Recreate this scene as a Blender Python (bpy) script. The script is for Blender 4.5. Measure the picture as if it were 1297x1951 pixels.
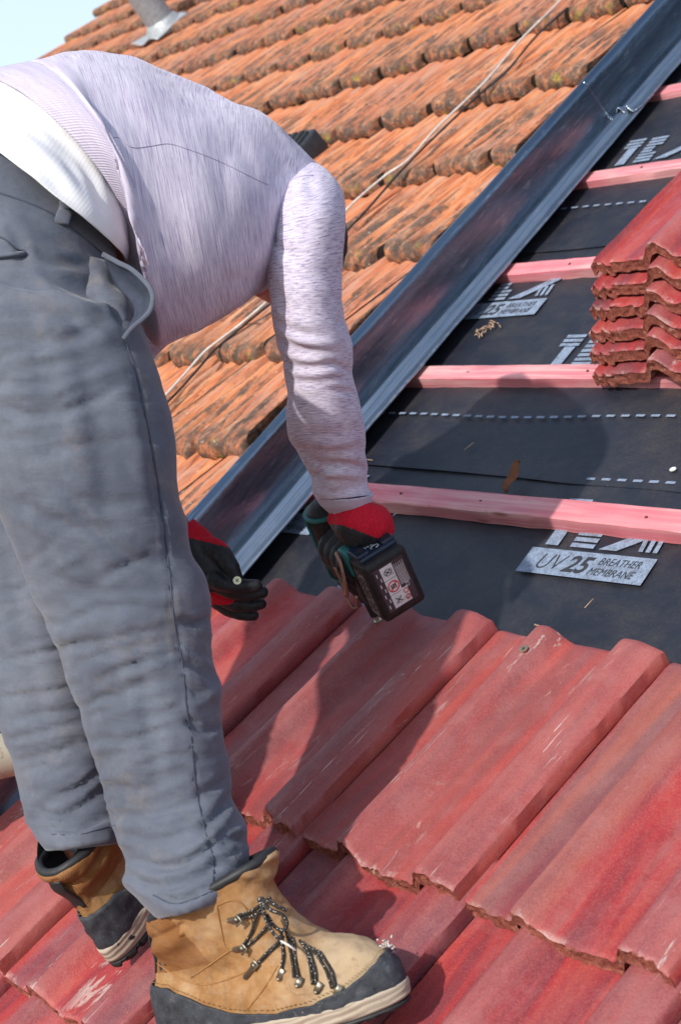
import bpy, bmesh, math, random
import numpy as np
from mathutils import Matrix, Vector
random.seed(7)
for o in list(bpy.data.objects): bpy.data.objects.remove(o)
S = bpy.context.scene
COL = S.collection
PI = math.pi

# ---------------------------------------------------------------- camera, sky, sun
# roof frame: x along the courses, y up the slope, z out of the roof (metres); pitch of the roof
PITCH = math.radians(37.5)
F_PX, W_PX, H_PX, CAM_H = 2942.2, 1297.0, 1951.0, 1.129
MR = np.array([[0.59770163, 0.0666268, -0.79894532],
               [0.62803406, -0.65832954, 0.41494027],
               [-0.49832316, -0.74977535, -0.43532855]])   # rows: roof x, y, z in camera axes (right, down, forward)
cp, sp = math.cos(PITCH), math.sin(PITCH)
RW = np.array([[1, 0, 0], [0, cp, -sp], [0, sp, cp]])        # roof vector -> world vector
LIFT = 5.0
RM = Matrix(((1, 0, 0, 0), (0, cp, -sp, 0), (0, sp, cp, LIFT), (0, 0, 0, 1)))
CAM_ROOF = np.array([0, 0, CAM_H])
CW = RW @ MR                                                  # camera-axes vector -> world vector
CAM_POS = RW @ CAM_ROOF + np.array([0, 0, LIFT])
cam = bpy.data.cameras.new('camera'); camo = bpy.data.objects.new('camera', cam); COL.objects.link(camo)
cx, cy, cz = CW[:, 0], -CW[:, 1], -CW[:, 2]
camo.matrix_world = Matrix(((cx[0], cy[0], cz[0], CAM_POS[0]), (cx[1], cy[1], cz[1], CAM_POS[1]), (cx[2], cy[2], cz[2], CAM_POS[2]), (0, 0, 0, 1)))
cam.sensor_fit = 'VERTICAL'; cam.sensor_height = 36; cam.sensor_width = 24
cam.lens = F_PX / H_PX * 36
cam.clip_start = 0.05; cam.clip_end = 600
cam.dof.use_dof = True; cam.dof.focus_distance = 1.95; cam.dof.aperture_fstop = 10.0
S.camera = camo

L_ROOF = np.array([-0.17, 0.36, -0.793]); L_ROOF /= np.linalg.norm(L_ROOF)   # direction the sunlight travels
L_W = RW @ L_ROOF
world = bpy.data.worlds.new('World'); S.world = world; world.use_nodes = True
nt = world.node_tree; bg = nt.nodes['Background']
sky = nt.nodes.new('ShaderNodeTexSky'); sky.sky_type = 'NISHITA'; sky.sun_disc = False
sky.sun_elevation = math.asin(-L_W[2]); sky.sun_rotation = math.atan2(-L_W[0], -L_W[1])
sky.air_density = 1.0; sky.dust_density = 1.5; sky.ozone_density = 1.0
# thin bright haze low in the sky
wt = nt.nodes.new('ShaderNodeTexCoord'); ws = nt.nodes.new('ShaderNodeSeparateXYZ'); nt.links.new(wt.outputs['Generated'], ws.inputs[0])
wr = nt.nodes.new('ShaderNodeValToRGB'); nt.links.new(ws.outputs[2], wr.inputs[0])
for e_, (p_, c_) in zip([wr.color_ramp.elements[0], wr.color_ramp.elements[1]], ((0.05, 0.88), (0.75, 0.12))): e_.position = p_; e_.color = (c_, c_, c_, 1)
wn = nt.nodes.new('ShaderNodeTexNoise'); nt.links.new(wt.outputs['Generated'], wn.inputs[0]); wn.inputs['Scale'].default_value = 3.0; wn.inputs['Detail'].default_value = 5
wm = nt.nodes.new('ShaderNodeMath'); wm.operation = 'MULTIPLY_ADD'; nt.links.new(wn.outputs[0], wm.inputs[0]); wm.inputs[1].default_value = 0.5; wm.inputs[2].default_value = 0.75
wm2 = nt.nodes.new('ShaderNodeMath'); wm2.operation = 'MULTIPLY'; wm2.use_clamp = True; nt.links.new(wr.outputs[0], wm2.inputs[0]); nt.links.new(wm.outputs[0], wm2.inputs[1])
wx = nt.nodes.new('ShaderNodeMix'); wx.data_type = 'RGBA'; nt.links.new(wm2.outputs[0], wx.inputs[0]); nt.links.new(sky.outputs[0], wx.inputs[6]); wx.inputs[7].default_value = (4.0, 4.75, 5.5, 1)
nt.links.new(wx.outputs[2], bg.inputs[0]); bg.inputs[1].default_value = 0.13
sun = bpy.data.lights.new('sun', 'SUN'); suno = bpy.data.objects.new('sun', sun); COL.objects.link(suno)
sun.energy = 2.35; sun.angle = math.radians(1.0); sun.color = (1.0, 0.95, 0.88)
suno.rotation_euler = Vector(L_W).to_track_quat('-Z', 'Y').to_euler()
suno.location = (0, 0, 20)
S.view_settings.view_transform = 'Standard'; S.view_settings.look = 'None'
S.view_settings.exposure = 0.76; S.view_settings.gamma = 1
S.render.engine = 'CYCLES'

# ---------------------------------------------------------------- helpers
def rgt(p, k=0.0):
    """pixel of the photograph -> roof point at height k"""
    q = MR @ np.array([(p[0] - W_PX / 2) / F_PX, (p[1] - H_PX / 2) / F_PX, 1.0])
    t = (CAM_H - k) / -q[2]
    return np.array([q[0] * t, q[1] * t, k])
def cpt(px, py, d):
    """pixel and distance along the view axis -> world point"""
    v = np.array([(px - W_PX / 2) / F_PX * d, (py - H_PX / 2) / F_PX * d, d])
    return CW @ v + CAM_POS
def w2r(P):
    return (np.asarray(P) - np.array([0, 0, LIFT])) @ RW          # world -> roof (rows)
def r2w(P):
    return np.asarray(P) @ RW.T + np.array([0, 0, LIFT])
def w2px(P):
    v = (np.asarray(P) - CAM_POS) @ CW
    return v[..., 0] / v[..., 2] * F_PX + W_PX / 2, v[..., 1] / v[..., 2] * F_PX + H_PX / 2, v[..., 2]

def _hash(ix, iy, iz, seed):
    n = (ix * 374761393 + iy * 668265263 + iz * 2147483647 + seed * 1274126177) & 0xffffffff
    n = ((n ^ (n >> 13)) * 1274126177) & 0xffffffff
    n = (n ^ (n >> 16)) & 0xffffffff
    return n.astype(np.float64) / 4294967295.0 * 2 - 1
def vnoise(P, seed=0):
    P = np.asarray(P, float); i = np.floor(P).astype(np.int64); f = P - i; f = f * f * (3 - 2 * f)
    r = 0
    for a in (0, 1):
        for b in (0, 1):
            for c in (0, 1):
                w = (f[:, 0] if a else 1 - f[:, 0]) * (f[:, 1] if b else 1 - f[:, 1]) * (f[:, 2] if c else 1 - f[:, 2])
                r = r + w * _hash(i[:, 0] + a, i[:, 1] + b, i[:, 2] + c, seed)
    return r
def fbm(P, seed=0, oct=3, gain=0.5):
    P = np.asarray(P, float); r = 0; a = 1.0
    for k in range(oct):
        r = r + a * vnoise(P * (2 ** k) + k * 17.3, seed + k); a *= gain
    return r
def sstep(a, b, x):
    t = np.clip((np.asarray(x, float) - a) / (b - a), 0, 1); return t * t * (3 - 2 * t)

def tag(o, label=None, cat=None, group=None, kind=None):
    if label: o['label'] = label
    if cat: o['category'] = cat
    if group: o['group'] = group
    if kind: o['kind'] = kind
    return o
def place(o, M=None, parent=None):
    COL.objects.link(o)
    M = M if M is not None else Matrix.Identity(4)
    if parent:
        o.parent = parent
        o.matrix_parent_inverse = root_basis(parent).inverted()
    o.matrix_basis = M
    return o
def root_basis(p):
    m = p.matrix_basis.copy()
    if p.parent: m = root_basis(p.parent) @ p.matrix_parent_inverse @ m
    return m
def mk(name, verts, faces, mats, parent=None, M=None, smooth=True, mi=None, sharp=None, uv=None, merge=None):
    me = bpy.data.meshes.new(name)
    me.from_pydata([tuple(map(float, v)) for v in verts], [], [tuple(int(i) for i in f) for f in faces])
    for m in (mats if isinstance(mats, (list, tuple)) else [mats]): me.materials.append(m)
    if mi is not None: me.polygons.foreach_set('material_index', [int(i) for i in mi])
    if uv is not None:
        l = me.uv_layers.new(name='UVMap'); uv = np.asarray(uv, float)
        idx = np.empty(len(me.loops), int); me.loops.foreach_get('vertex_index', idx)
        l.data.foreach_set('uv', uv[idx].ravel())
    if merge:
        bm = bmesh.new(); bm.from_mesh(me); bmesh.ops.remove_doubles(bm, verts=bm.verts, dist=merge); bm.to_mesh(me); bm.free()
    me.update()
    me.polygons.foreach_set('use_smooth', [smooth] * len(me.polygons))
    if sharp: me.set_sharp_from_angle(angle=math.radians(sharp))
    o = bpy.data.objects.new(name, me)
    return place(o, M, parent)
def empty(name, M=None, parent=None):
    o = bpy.data.objects.new(name, None); o.empty_display_size = 0.05
    return place(o, M, parent)
def T3(p): return Matrix.Translation(Vector([float(a) for a in p]))
def frame(o, x, y, z):
    """matrix from an origin and three world axes"""
    return Matrix(((x[0], y[0], z[0], o[0]), (x[1], y[1], z[1], o[1]), (x[2], y[2], z[2], o[2]), (0, 0, 0, 1)))
class MB:
    """collects shapes into one mesh"""
    def __init__(s): s.v = []; s.f = []; s.m = []
    def add(s, v, f, m=0):
        n = len(s.v); s.v += [tuple(map(float, p)) for p in v]; s.f += [tuple(int(i) + n for i in q) for q in f]; s.m += [m] * len(f)
    def box(s, c, h, m=0, bev=0.0, ax=None):
        """box centre c, half sizes h, chamfered"""
        c = np.array(c, float); h = np.array(h, float)
        if bev <= 0:
            v = np.array([[x, y, z] for x in (-1, 1) for y in (-1, 1) for z in (-1, 1)]) * h
            f = [(0, 1, 3, 2), (4, 6, 7, 5), (0, 4, 5, 1), (2, 3, 7, 6), (0, 2, 6, 4), (1, 5, 7, 3)]
        else:
            bm = bmesh.new(); bmesh.ops.create_cube(bm, size=2)
            for q in bm.verts: q.co = Vector((q.co.x * h[0], q.co.y * h[1], q.co.z * h[2]))
            bmesh.ops.bevel(bm, geom=list(bm.edges), offset=bev, segments=3, affect='EDGES', profile=0.6)
            bm.verts.index_update(); v = np.array([q.co[:] for q in bm.verts]); f = [tuple(q.index for q in p.verts) for p in bm.faces]; bm.free()
        if ax is not None: v = v @ np.array(ax)
        s.add(v + c, f, m)
    def tube(s, pts, r, n=10, m=0, cap=True, flat=None, closed=False):
        pts = np.array(pts, float); k = len(pts); r = np.broadcast_to(np.asarray(r, float), (k,))
        if closed: t = np.roll(pts, -1, 0) - np.roll(pts, 1, 0)
        else: t = np.gradient(pts, axis=0)
        t /= np.linalg.norm(t, axis=1)[:, None] + 1e-12
        up = np.array([0, 0, 1.0]) if abs(t[0][2]) < 0.9 else np.array([1.0, 0, 0])
        if flat is not None: up = np.array(flat[0], float)
        V = []
        a = np.linspace(0, 2 * PI, n, endpoint=False)
        for i in range(k):
            if flat is None or True:
                u = up - t[i] * (up @ t[i]); u /= np.linalg.norm(u) + 1e-12; up = u if flat is None else up
            w = np.cross(t[i], u)
            ra, rb = (r[i], r[i]) if flat is None else (flat[1] * r[i], r[i])
            V += [pts[i] + ra * math.cos(q) * u + rb * math.sin(q) * w for q in a]
        F = []
        kk = k if closed else k - 1
        for i in range(kk):
            for j in range(n):
                i2 = (i + 1) % k; j2 = (j + 1) % n
                F.append((i * n + j, i * n + j2, i2 * n + j2, i2 * n + j))
        if cap and not closed: F += [tuple(range(n))[::-1], tuple(range((k - 1) * n, k * n))]
        s.add(V, F, m)
    def sphere(s, c, r, m=0, seg=16, ax=None):
        r = np.broadcast_to(np.asarray(r, float), (3,)); V = []; F = []
        h = seg // 2
        for i in range(h + 1):
            for j in range(seg):
                a = PI * i / h; b = 2 * PI * j / seg
                V.append([math.sin(a) * math.cos(b) * r[0], math.sin(a) * math.sin(b) * r[1], math.cos(a) * r[2]])
        for i in range(h):
            for j in range(seg):
                F.append((i * seg + j, (i + 1) * seg + j, (i + 1) * seg + (j + 1) % seg, i * seg + (j + 1) % seg))
        V = np.array(V)
        if ax is not None: V = V @ np.array(ax)
        s.add(V + np.array(c), F, m)
    def build(s, name, mats, parent=None, M=None, smooth=True, sharp=None):
        return mk(name, s.v, s.f, mats, parent, M, smooth, s.m, sharp)
def catmull(P, m, closed=False):
    P = np.asarray(P, float); n = len(P); out = []
    for i in range(n - (0 if closed else 1)):
        if closed: a, b, c, d = P[(i - 1) % n], P[i], P[(i + 1) % n], P[(i + 2) % n]
        else:
            b, c = P[i], P[i + 1]; a = P[i - 1] if i > 0 else 2 * b - c; d = P[i + 2] if i + 2 < n else 2 * c - b
        for k in range(m):
            t = k / m
            out.append(0.5 * (2 * b + (c - a) * t + (2 * a - 5 * b + 4 * c - d) * t * t + (3 * b - a - 3 * c + d) * t ** 3))
    if not closed: out.append(P[-1])
    return np.array(out)

# ---------------------------------------------------------------- materials
class G:
    def __init__(s, name):
        s.m = bpy.data.materials.new(name); s.m.use_nodes = True; s.t = s.m.node_tree
        s.b = s.t.nodes['Principled BSDF']; s._c = {}
    def n(s, typ, **kw):
        x = s.t.nodes.new(typ)
        for k, v in kw.items(): setattr(x, k, v)
        return x
    def l(s, a, b): s.t.links.new(a, b)
    def val(s, inp, v):
        if hasattr(v, 'is_output') or isinstance(v, bpy.types.NodeSocket): s.l(v, inp)
        else: inp.default_value = v
    def co(s, kind='Object', scale=(1, 1, 1), rand=0.0, rot=(0, 0, 0)):
        tc = s.n('ShaderNodeTexCoord'); o = tc.outputs[kind]
        mp = s.n('ShaderNodeMapping'); s.l(o, mp.inputs[0]); mp.inputs['Scale'].default_value = scale; mp.inputs['Rotation'].default_value = rot
        if rand:
            oi = s.n('ShaderNodeObjectInfo'); mu = s.n('ShaderNodeMath', operation='MULTIPLY'); s.l(oi.outputs['Random'], mu.inputs[0]); mu.inputs[1].default_value = rand
            cm = s.n('ShaderNodeCombineXYZ')
            for i in range(3): s.l(mu.outputs[0], cm.inputs[i])
            s.l(cm.outputs[0], mp.inputs['Location'])
        return mp.outputs[0]
    def rnd(s): return s.n('ShaderNodeObjectInfo').outputs['Random']
    def noise(s, co, sc, det=3, rough=0.55, dist=0.0, out=0):
        x = s.n('ShaderNodeTexNoise'); s.l(co, x.inputs['Vector']); x.inputs['Scale'].default_value = sc
        x.inputs['Detail'].default_value = det; x.inputs['Roughness'].default_value = rough; x.inputs['Distortion'].default_value = dist
        return x.outputs[out]
    def vor(s, co, sc, feat='F1', out='Distance'):
        x = s.n('ShaderNodeTexVoronoi', feature=feat); s.l(co, x.inputs['Vector']); x.inputs['Scale'].default_value = sc; return x.outputs[out]
    def wave(s, co, sc, dist=0, det=2, dirn='X', dscale=1.0):
        x = s.n('ShaderNodeTexWave', bands_direction=dirn); s.l(co, x.inputs['Vector']); x.inputs['Scale'].default_value = sc
        x.inputs['Distortion'].default_value = dist; x.inputs['Detail'].default_value = det; x.inputs['Detail Scale'].default_value = dscale; return x.outputs['Fac']
    def ramp(s, f, *stops):
        x = s.n('ShaderNodeValToRGB'); s.l(f, x.inputs[0]); e = x.color_ramp.elements
        while len(e) < len(stops): e.new(0.5)
        for q, (p, c) in zip(e, stops):
            q.position = p; q.color = (c, c, c, 1) if not hasattr(c, '__len__') else (*c[:3], 1)
        return x.outputs[0]
    def mix(s, f, a, b, mode='MIX'):
        x = s.n('ShaderNodeMix', data_type='RGBA', blend_type=mode); s.val(x.inputs[0], f)
        for i, q in ((6, a), (7, b)):
            if isinstance(q, (tuple, list)): x.inputs[i].default_value = (*q[:3], 1)
            else: s.val(x.inputs[i], q)
        return x.outputs[2]
    def math(s, op, a, b=0.0, c=None, clamp=False):
        x = s.n('ShaderNodeMath', operation=op); s.val(x.inputs[0], a); s.val(x.inputs[1], b); x.use_clamp = clamp
        if c is not None: s.val(x.inputs[2], c)
        return x.outputs[0]
    def sep(s, co):
        x = s.n('ShaderNodeSeparateXYZ'); s.l(co, x.inputs[0]); return x.outputs
    def bump(s, h, st=0.3, dist=0.001, prev=None):
        x = s.n('ShaderNodeBump'); s.l(h, x.inputs['Height']); x.inputs['Strength'].default_value = st; x.inputs['Distance'].default_value = dist
        if prev is not None: s.l(prev, x.inputs['Normal'])
        return x.outputs[0]
    def fin(s, col=None, rough=0.6, metal=0.0, norm=None, spec=None, sheen=None, coat=None):
        if col is not None:
            if isinstance(col, (tuple, list)): s.b.inputs['Base Color'].default_value = (*col[:3], 1)
            else: s.l(col, s.b.inputs['Base Color'])
        s.val(s.b.inputs['Roughness'], rough); s.val(s.b.inputs['Metallic'], metal)
        if norm is not None: s.l(norm, s.b.inputs['Normal'])
        if spec is not None: s.b.inputs['Specular IOR Level'].default_value = spec
        if sheen: s.b.inputs['Sheen Weight'].default_value = sheen; s.b.inputs['Sheen Roughness'].default_value = 0.4
        if coat: s.b.inputs['Coat Weight'].default_value = coat[0]; s.b.inputs['Coat Roughness'].default_value = coat[1]
        return s.m

def m_red_tile(name, tint=0.0):
    g = G(name)
    c = g.co('Object', (1, 1, 1), 9.0)
    st = g.co('Object', (22, 3.2, 22), 31.0)
    n1 = g.noise(st, 1.0, 5, 0.6, 0.6)
    base = g.ramp(n1, (0.28, (0.105, 0.020, 0.030)), (0.42, (0.22, 0.018, 0.027)), (0.52, (0.33, 0.022, 0.026)), (0.64, (0.39, 0.045, 0.032)), (0.80, (0.36, 0.10, 0.075)))
    purple = g.ramp(g.noise(g.co('Object', (10, 1.3, 10), 77.0), 1.0, 4, 0.6), (0.50, 0.0), (0.66, 0.8))
    base = g.mix(purple, base, (0.13, 0.045, 0.062))
    rr = g.ramp(g.rnd(), (0.0, 0.0), (0.55, 0.12), (0.85, 0.35), (1.0, 0.5))
    base = g.mix(rr, base, (0.42, 0.12, 0.09))
    if tint: base = g.mix(g.ramp(g.noise(g.co('Object', (14, 1.0, 14), 3.0), 1.0, 3, 0.5), (0.42, 0.75), (0.52, 0.0)), base, (0.21, 0.085, 0.08)); base = g.mix(g.ramp(g.noise(g.co('Object', (13, 0.7, 13), 23.0), 1.0, 2, 0.5), (0.55, 0.0), (0.62, 0.7)), base, (0.42, 0.105, 0.055))
    Pz = g.sep(g.co('Object'))
    roll = g.ramp(g.math('ADD', g.math('MULTIPLY', Pz[2], 30.0), g.math('MULTIPLY', g.math('SUBTRACT', g.noise(c, 30, 4, 0.6), 0.5), 0.6)), (0.18, 0.0), (0.62, 0.55))
    base = g.mix(roll, base, g.ramp(g.noise(g.co('Object', (30, 2.5, 30), 91.0), 1.0, 4, 0.6), (0.35, (0.17, 0.048, 0.054)), (0.6, (0.33, 0.105, 0.098))))
    # fine grain, pale dust lying in patches
    fine = g.noise(c, 420, 4, 0.8)
    base = g.mix(g.ramp(fine, (0.30, 0.35), (0.48, 0.0)), base, (0.09, 0.02, 0.025))
    base = g.mix(g.ramp(fine, (0.48, 0.0), (0.72, 0.45)), base, (0.46, 0.15, 0.13))
    dust = g.ramp(g.noise(c, 16, 6, 0.7), (0.46, 0.0), (0.72, 0.30))
    base = g.mix(dust, base, (0.42, 0.20, 0.19))
    # lime and mortar smears, mostly thin and drawn along the tile
    sm = g.noise(g.co('Object', (34, 9, 34), 53.0), 1.0, 6, 0.72, 1.2)
    sm2 = g.noise(g.co('Object', (5, 3.5, 5), 13.0), 1.0, 2, 0.5)
    k = g.math('MULTIPLY', g.ramp(sm, (0.595, 0.0), (0.64, 1.0)), g.ramp(sm2, (0.53, 0.0), (0.62, 1.0)))
    ln = g.ramp(g.noise(g.co('Object', (260, 7, 30), 63.0), 1.0, 3, 0.6), (0.66, 0.0), (0.69, 1.0)); ln = g.math('MULTIPLY', ln, g.ramp(g.math('MULTIPLY', Pz[2], 30.0), (0.45, 0.0), (0.65, 1.0))); ln = g.math('MULTIPLY', ln, g.ramp(g.noise(c, 45, 3), (0.42, 0.0), (0.52, 1.0)))
    rim = g.math('MULTIPLY', g.ramp(Pz[1], (0.0, 1.0), (0.008, 0.0)), g.ramp(g.noise(c, 55, 5, 0.7), (0.50, 0.0), (0.60, 0.6)))
    k = g.math('MAXIMUM', g.math('MAXIMUM', k, ln), rim)
    base = g.mix(g.math('MULTIPLY', k, 0.65), base, (0.54, 0.44, 0.39))
    spk = g.ramp(g.vor(c, 190), (0.0, 1.0), (0.09, 0.0))
    base = g.mix(g.math('MULTIPLY', spk, g.ramp(g.noise(c, 40, 2), (0.55, 0.0), (0.65, 0.8))), base, (0.7, 0.6, 0.52))
    r = g.ramp(g.noise(c, 60, 4, 0.6), (0.3, 0.42), (0.7, 0.62))
    b = g.bump(fine, 0.5, 0.0008); b = g.bump(g.noise(c, 90, 5, 0.7), 0.4, 0.0018, b); b = g.bump(k, 0.5, 0.0008, b)
    return g.fin(base, r, 0, b, 0.5)
def m_tile_break():
    g = G('broken_tile_edge'); c = g.co('Object', (1, 1, 1), 9.0)
    n1 = g.noise(c, 120, 6, 0.75); n2 = g.noise(c, 320, 4, 0.8)
    col = g.ramp(n1, (0.3, (0.12, 0.035, 0.025)), (0.5, (0.34, 0.10, 0.07)), (0.68, (0.44, 0.17, 0.12)))
    col = g.mix(g.ramp(n2, (0.36, 0.85), (0.44, 0.0)), col, (0.05, 0.02, 0.018))
    col = g.mix(g.ramp(g.noise(c, 60, 5, 0.7), (0.60, 0.0), (0.68, 0.6)), col, (0.62, 0.46, 0.38))
    b = g.bump(n1, 0.9, 0.004); b = g.bump(n2, 0.8, 0.002, b)
    return g.fin(col, 0.9, 0, b, 0.2)
def m_old_tile():
    g = G('weathered_clay'); c = g.co('Object', (1, 1, 1), 11.0)
    P = g.sep(g.co('Object'))
    st = g.noise(g.co('Object', (70, 7, 40), 21.0), 1.0, 6, 0.65, 0.8)
    col = g.ramp(st, (0.28, (0.16, 0.065, 0.042)), (0.40, (0.42, 0.135, 0.062)), (0.50, (0.58, 0.205, 0.088)), (0.62, (0.62, 0.29, 0.145)), (0.78, (0.48, 0.31, 0.22)))
    col = g.mix(g.ramp(g.rnd(), (0.0, 0.0), (0.6, 0.0), (1.0, 0.55)), col, (0.50, 0.17, 0.10))
    col = g.mix(g.ramp(g.noise(g.co('Object', (60, 5, 60), 71.0), 1.0, 4, 0.6), (0.50, 0.0), (0.64, 0.55)), col, (0.44, 0.30, 0.24))
    # dark lichen: strips down the grooves and on the nose (local y = 0 is the nose)
    nose = g.ramp(g.math('ADD', P[1], g.math('MULTIPLY', g.math('SUBTRACT', g.noise(c, 22, 4, 0.6), 0.5), 0.10)), (0.0, 1.0), (0.02, 0.85), (0.06, 0.30), (0.16, 0.0))
    strip = g.ramp(g.math('ADD', g.noise(g.co('Object', (55, 3.0, 1), 5.0), 1.0, 3, 0.6), g.math('MULTIPLY', g.math('SUBTRACT', g.noise(c, 45, 5, 0.7), 0.5), 0.35)), (0.47, 0.0), (0.55, 0.95))
    front = g.ramp(P[1], (0.20, 1.0), (0.34, 0.0))
    dk = g.math('MAXIMUM', nose, g.math('MULTIPLY', strip, front))
    patch = g.ramp(g.noise(g.co('Object', (60, 26, 60), 33.0), 1.0, 6, 0.7), (0.36, 0.2), (0.54, 0.95))
    dk = g.math('MULTIPLY', dk, patch)
    dcol = g.ramp(g.noise(c, 70, 5, 0.7), (0.3, (0.042, 0.036, 0.032)), (0.6, (0.11, 0.085, 0.068)), (0.8, (0.20, 0.14, 0.10)))
    col = g.mix(dk, col, dcol)
    pale = g.ramp(g.noise(c, 75, 4, 0.6), (0.66, 0.0), (0.70, 0.6))
    col = g.mix(pale, col, (0.52, 0.47, 0.40))
    low = g.ramp(P[1], (0.0, 1.0), (0.012, 0.7), (0.03, 0.0))
    moss = g.math('MULTIPLY', low, g.ramp(g.noise(c, 22, 5, 0.7), (0.58, 0.0), (0.66, 0.9)))
    col = g.mix(moss, col, g.ramp(g.noise(c, 90, 3), (0.35, (0.09, 0.10, 0.02)), (0.65, (0.34, 0.29, 0.05))))
    b = g.bump(g.noise(c, 110, 5, 0.65), 0.35, 0.002); b = g.bump(g.noise(g.co('Object', (120, 10, 120), 3.0), 1.0, 3), 0.4, 0.003, b)
    b = g.bump(dk, 0.5, 0.002, b)
    return g.fin(col, 0.88, 0, b, 0.25)
def m_gutter():
    g = G('galvanised_gutter'); c = g.co('Object')
    st = g.noise(g.co('Object', (60, 2.5, 60)), 1.0, 5, 0.65)
    col = g.ramp(st, (0.3, (0.15, 0.20, 0.26)), (0.55, (0.21, 0.26, 0.325)), (0.8, (0.30, 0.36, 0.42)))
    sc = g.ramp(g.noise(g.co('Object', (90, 14, 90), 0, (0, 0, 0.5)), 1.0, 4, 0.7, 0.6), (0.60, 0.0), (0.66, 0.6))
    col = g.mix(sc, col, (0.45, 0.50, 0.55))
    col = g.mix(g.ramp(g.noise(c, 9, 5, 0.7), (0.52, 0.0), (0.72, 0.35)), col, (0.30, 0.27, 0.25))
    Pe = g.sep(c); eg = g.math('MULTIPLY', g.ramp(Pe[0], (0.0, 0.0), (0.001, 1.0)), g.ramp(g.noise(c, 60, 5, .75), (.40, 0.0), (.52, 1.0))); eg2 = g.math('MULTIPLY', g.ramp(g.math('ADD', Pe[0], 0.011), (0.0, 0.0), (0.006, 1.0)), g.ramp(g.noise(c, 42, 5, .75), (.50, 0.0), (.56, 1.0)))
    col = g.mix(g.math('MULTIPLY', eg2, 0.8), col, (0.62, 0.64, 0.66))
    flg = g.ramp(g.math('ADD', Pe[0], 0.080), (0.0, 0.0), (0.010, 1.0)); col = g.mix(g.math('MULTIPLY', flg, g.ramp(st, (0.3, 0.35), (0.6, 0.75))), col, (0.50, 0.56, 0.62))  # flange paled: its bright sky reflection is put into the colour
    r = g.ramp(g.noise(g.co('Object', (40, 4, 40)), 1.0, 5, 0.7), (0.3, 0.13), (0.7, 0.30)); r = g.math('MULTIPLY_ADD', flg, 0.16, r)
    b = g.bump(g.noise(g.co('Object', (50, 2, 50)), 1.0, 4, 0.6), 0.22, 0.002); b = g.bump(g.noise(c, 14, 3), 0.35, 0.004, b)
    return g.fin(col, r, 1.0, b)
def m_batten():
    g = G('pink_treated_timber')
    ca = g.co('Object', (1, 1, 1), 5.0)
    gr = g.noise(g.co('Object', (1.6, 45, 60), 4.0), 1.0, 6, 0.6, 2.2)
    col = g.ramp(gr, (0.32, (0.48, 0.14, 0.16)), (0.5, (0.62, 0.25, 0.27)), (0.66, (0.70, 0.40, 0.38)))
    blot = g.noise(g.co('Object', (3, 9, 14), 8.0), 1.0, 4, 0.6)
    col = g.mix(g.ramp(blot, (0.40, 0.6), (0.60, 0.0)), col, (0.74, 0.18, 0.22))
    col = g.mix(g.ramp(g.noise(g.co('Object', (4, 12, 14), 18.0), 1.0, 4, 0.6), (0.52, 0.0), (0.72, 0.5)), col, (0.84, 0.52, 0.46))
    kn = g.vor(g.co('Object', (5.5, 26, 26), 6.0), 1.0)
    col = g.mix(g.ramp(kn, (0.0, 0.9), (0.07, 0.6), (0.13, 0.0)), col, (0.30, 0.07, 0.06))
    dirt = g.ramp(g.noise(ca, 35, 6, 0.75), (0.60, 0.0), (0.75, 0.45))
    col = g.mix(dirt, col, (0.22, 0.12, 0.11))
    b = g.bump(gr, 0.3, 0.0015); b = g.bump(g.noise(g.co('Object', (12, 300, 300), 2.0), 1.0, 3), 0.35, 0.0008, b)
    return g.fin(col, 0.68, 0, b, 0.3)
def m_membrane():
    g = G('breather_felt'); c = g.co('Object')
    wv = g.noise(g.co('Object', (900, 300, 1)), 1.0, 2, 0.5)
    col = g.ramp(g.noise(c, 3.5, 4, 0.6), (0.3, (0.008, 0.010, 0.019)), (0.7, (0.014, 0.017, 0.029)))
    dust = g.ramp(g.noise(c, 7, 7, 0.78, 0.3), (0.42, 0.0), (0.72, 0.85))
    col = g.mix(g.math('MULTIPLY', dust, g.ramp(g.noise(c, 260, 4, 0.8), (0.4, 0.2), (0.62, 1.0))), col, (0.072, 0.062, 0.050))
    sp = g.ramp(g.vor(c, 150), (0.0, 1.0), (0.10, 0.0))
    col = g.mix(g.math('MULTIPLY', sp, g.ramp(g.noise(c, 30, 2), (0.50, 0.0), (0.60, 0.75))), col, (0.34, 0.30, 0.25))
    sp2 = g.ramp(g.vor(c, 48), (0.0, 1.0), (0.035, 0.0))
    col = g.mix(sp2, col, (0.5, 0.46, 0.38))
    b = g.bump(wv, 0.35, 0.0006); b = g.bump(g.noise(g.co('Object', (7, 16, 1), 0, (0, 0, .5)), 1.0, 4, .5, 1.0), 0.4, 0.010, b)
    return g.fin(col, 0.50, 0, b, 0.55)
def m_print():
    g = G('pale_blue_print'); c = g.co('Object')
    wv = g.noise(g.co('Object', (500, 180, 1)), 1.0, 2, 0.6)
    col = g.ramp(wv, (0.35, (0.15, 0.20, 0.29)), (0.55, (0.26, 0.32, 0.42)))
    col = g.mix(g.ramp(g.noise(c, 60, 5, 0.7), (0.46, 0.0), (0.66, 0.75)), col, (0.10, 0.115, 0.14))
    return g.fin(col, 0.7, 0, g.bump(wv, 0.3, 0.0004), 0.3)
def m_plain(name, col, rough=0.6, metal=0.0, nsc=60, var=0.25, bst=0.2, bd=0.001, spec=0.4, coat=None):
    g = G(name); c = g.co('Object', (1, 1, 1), 3.0)
    n1 = g.noise(c, nsc, 5, 0.65)
    cc = g.ramp(n1, (0.3, tuple(x * (1 - var) for x in col)), (0.7, tuple(min(1, x * (1 + var)) for x in col)))
    return g.fin(cc, rough, metal, g.bump(g.noise(c, nsc * 3, 4, 0.6), bst, bd), spec, None, coat)
M_red = m_red_tile('red_concrete'); M_redbrown = m_red_tile('worn_red_concrete', 0.45)
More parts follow.
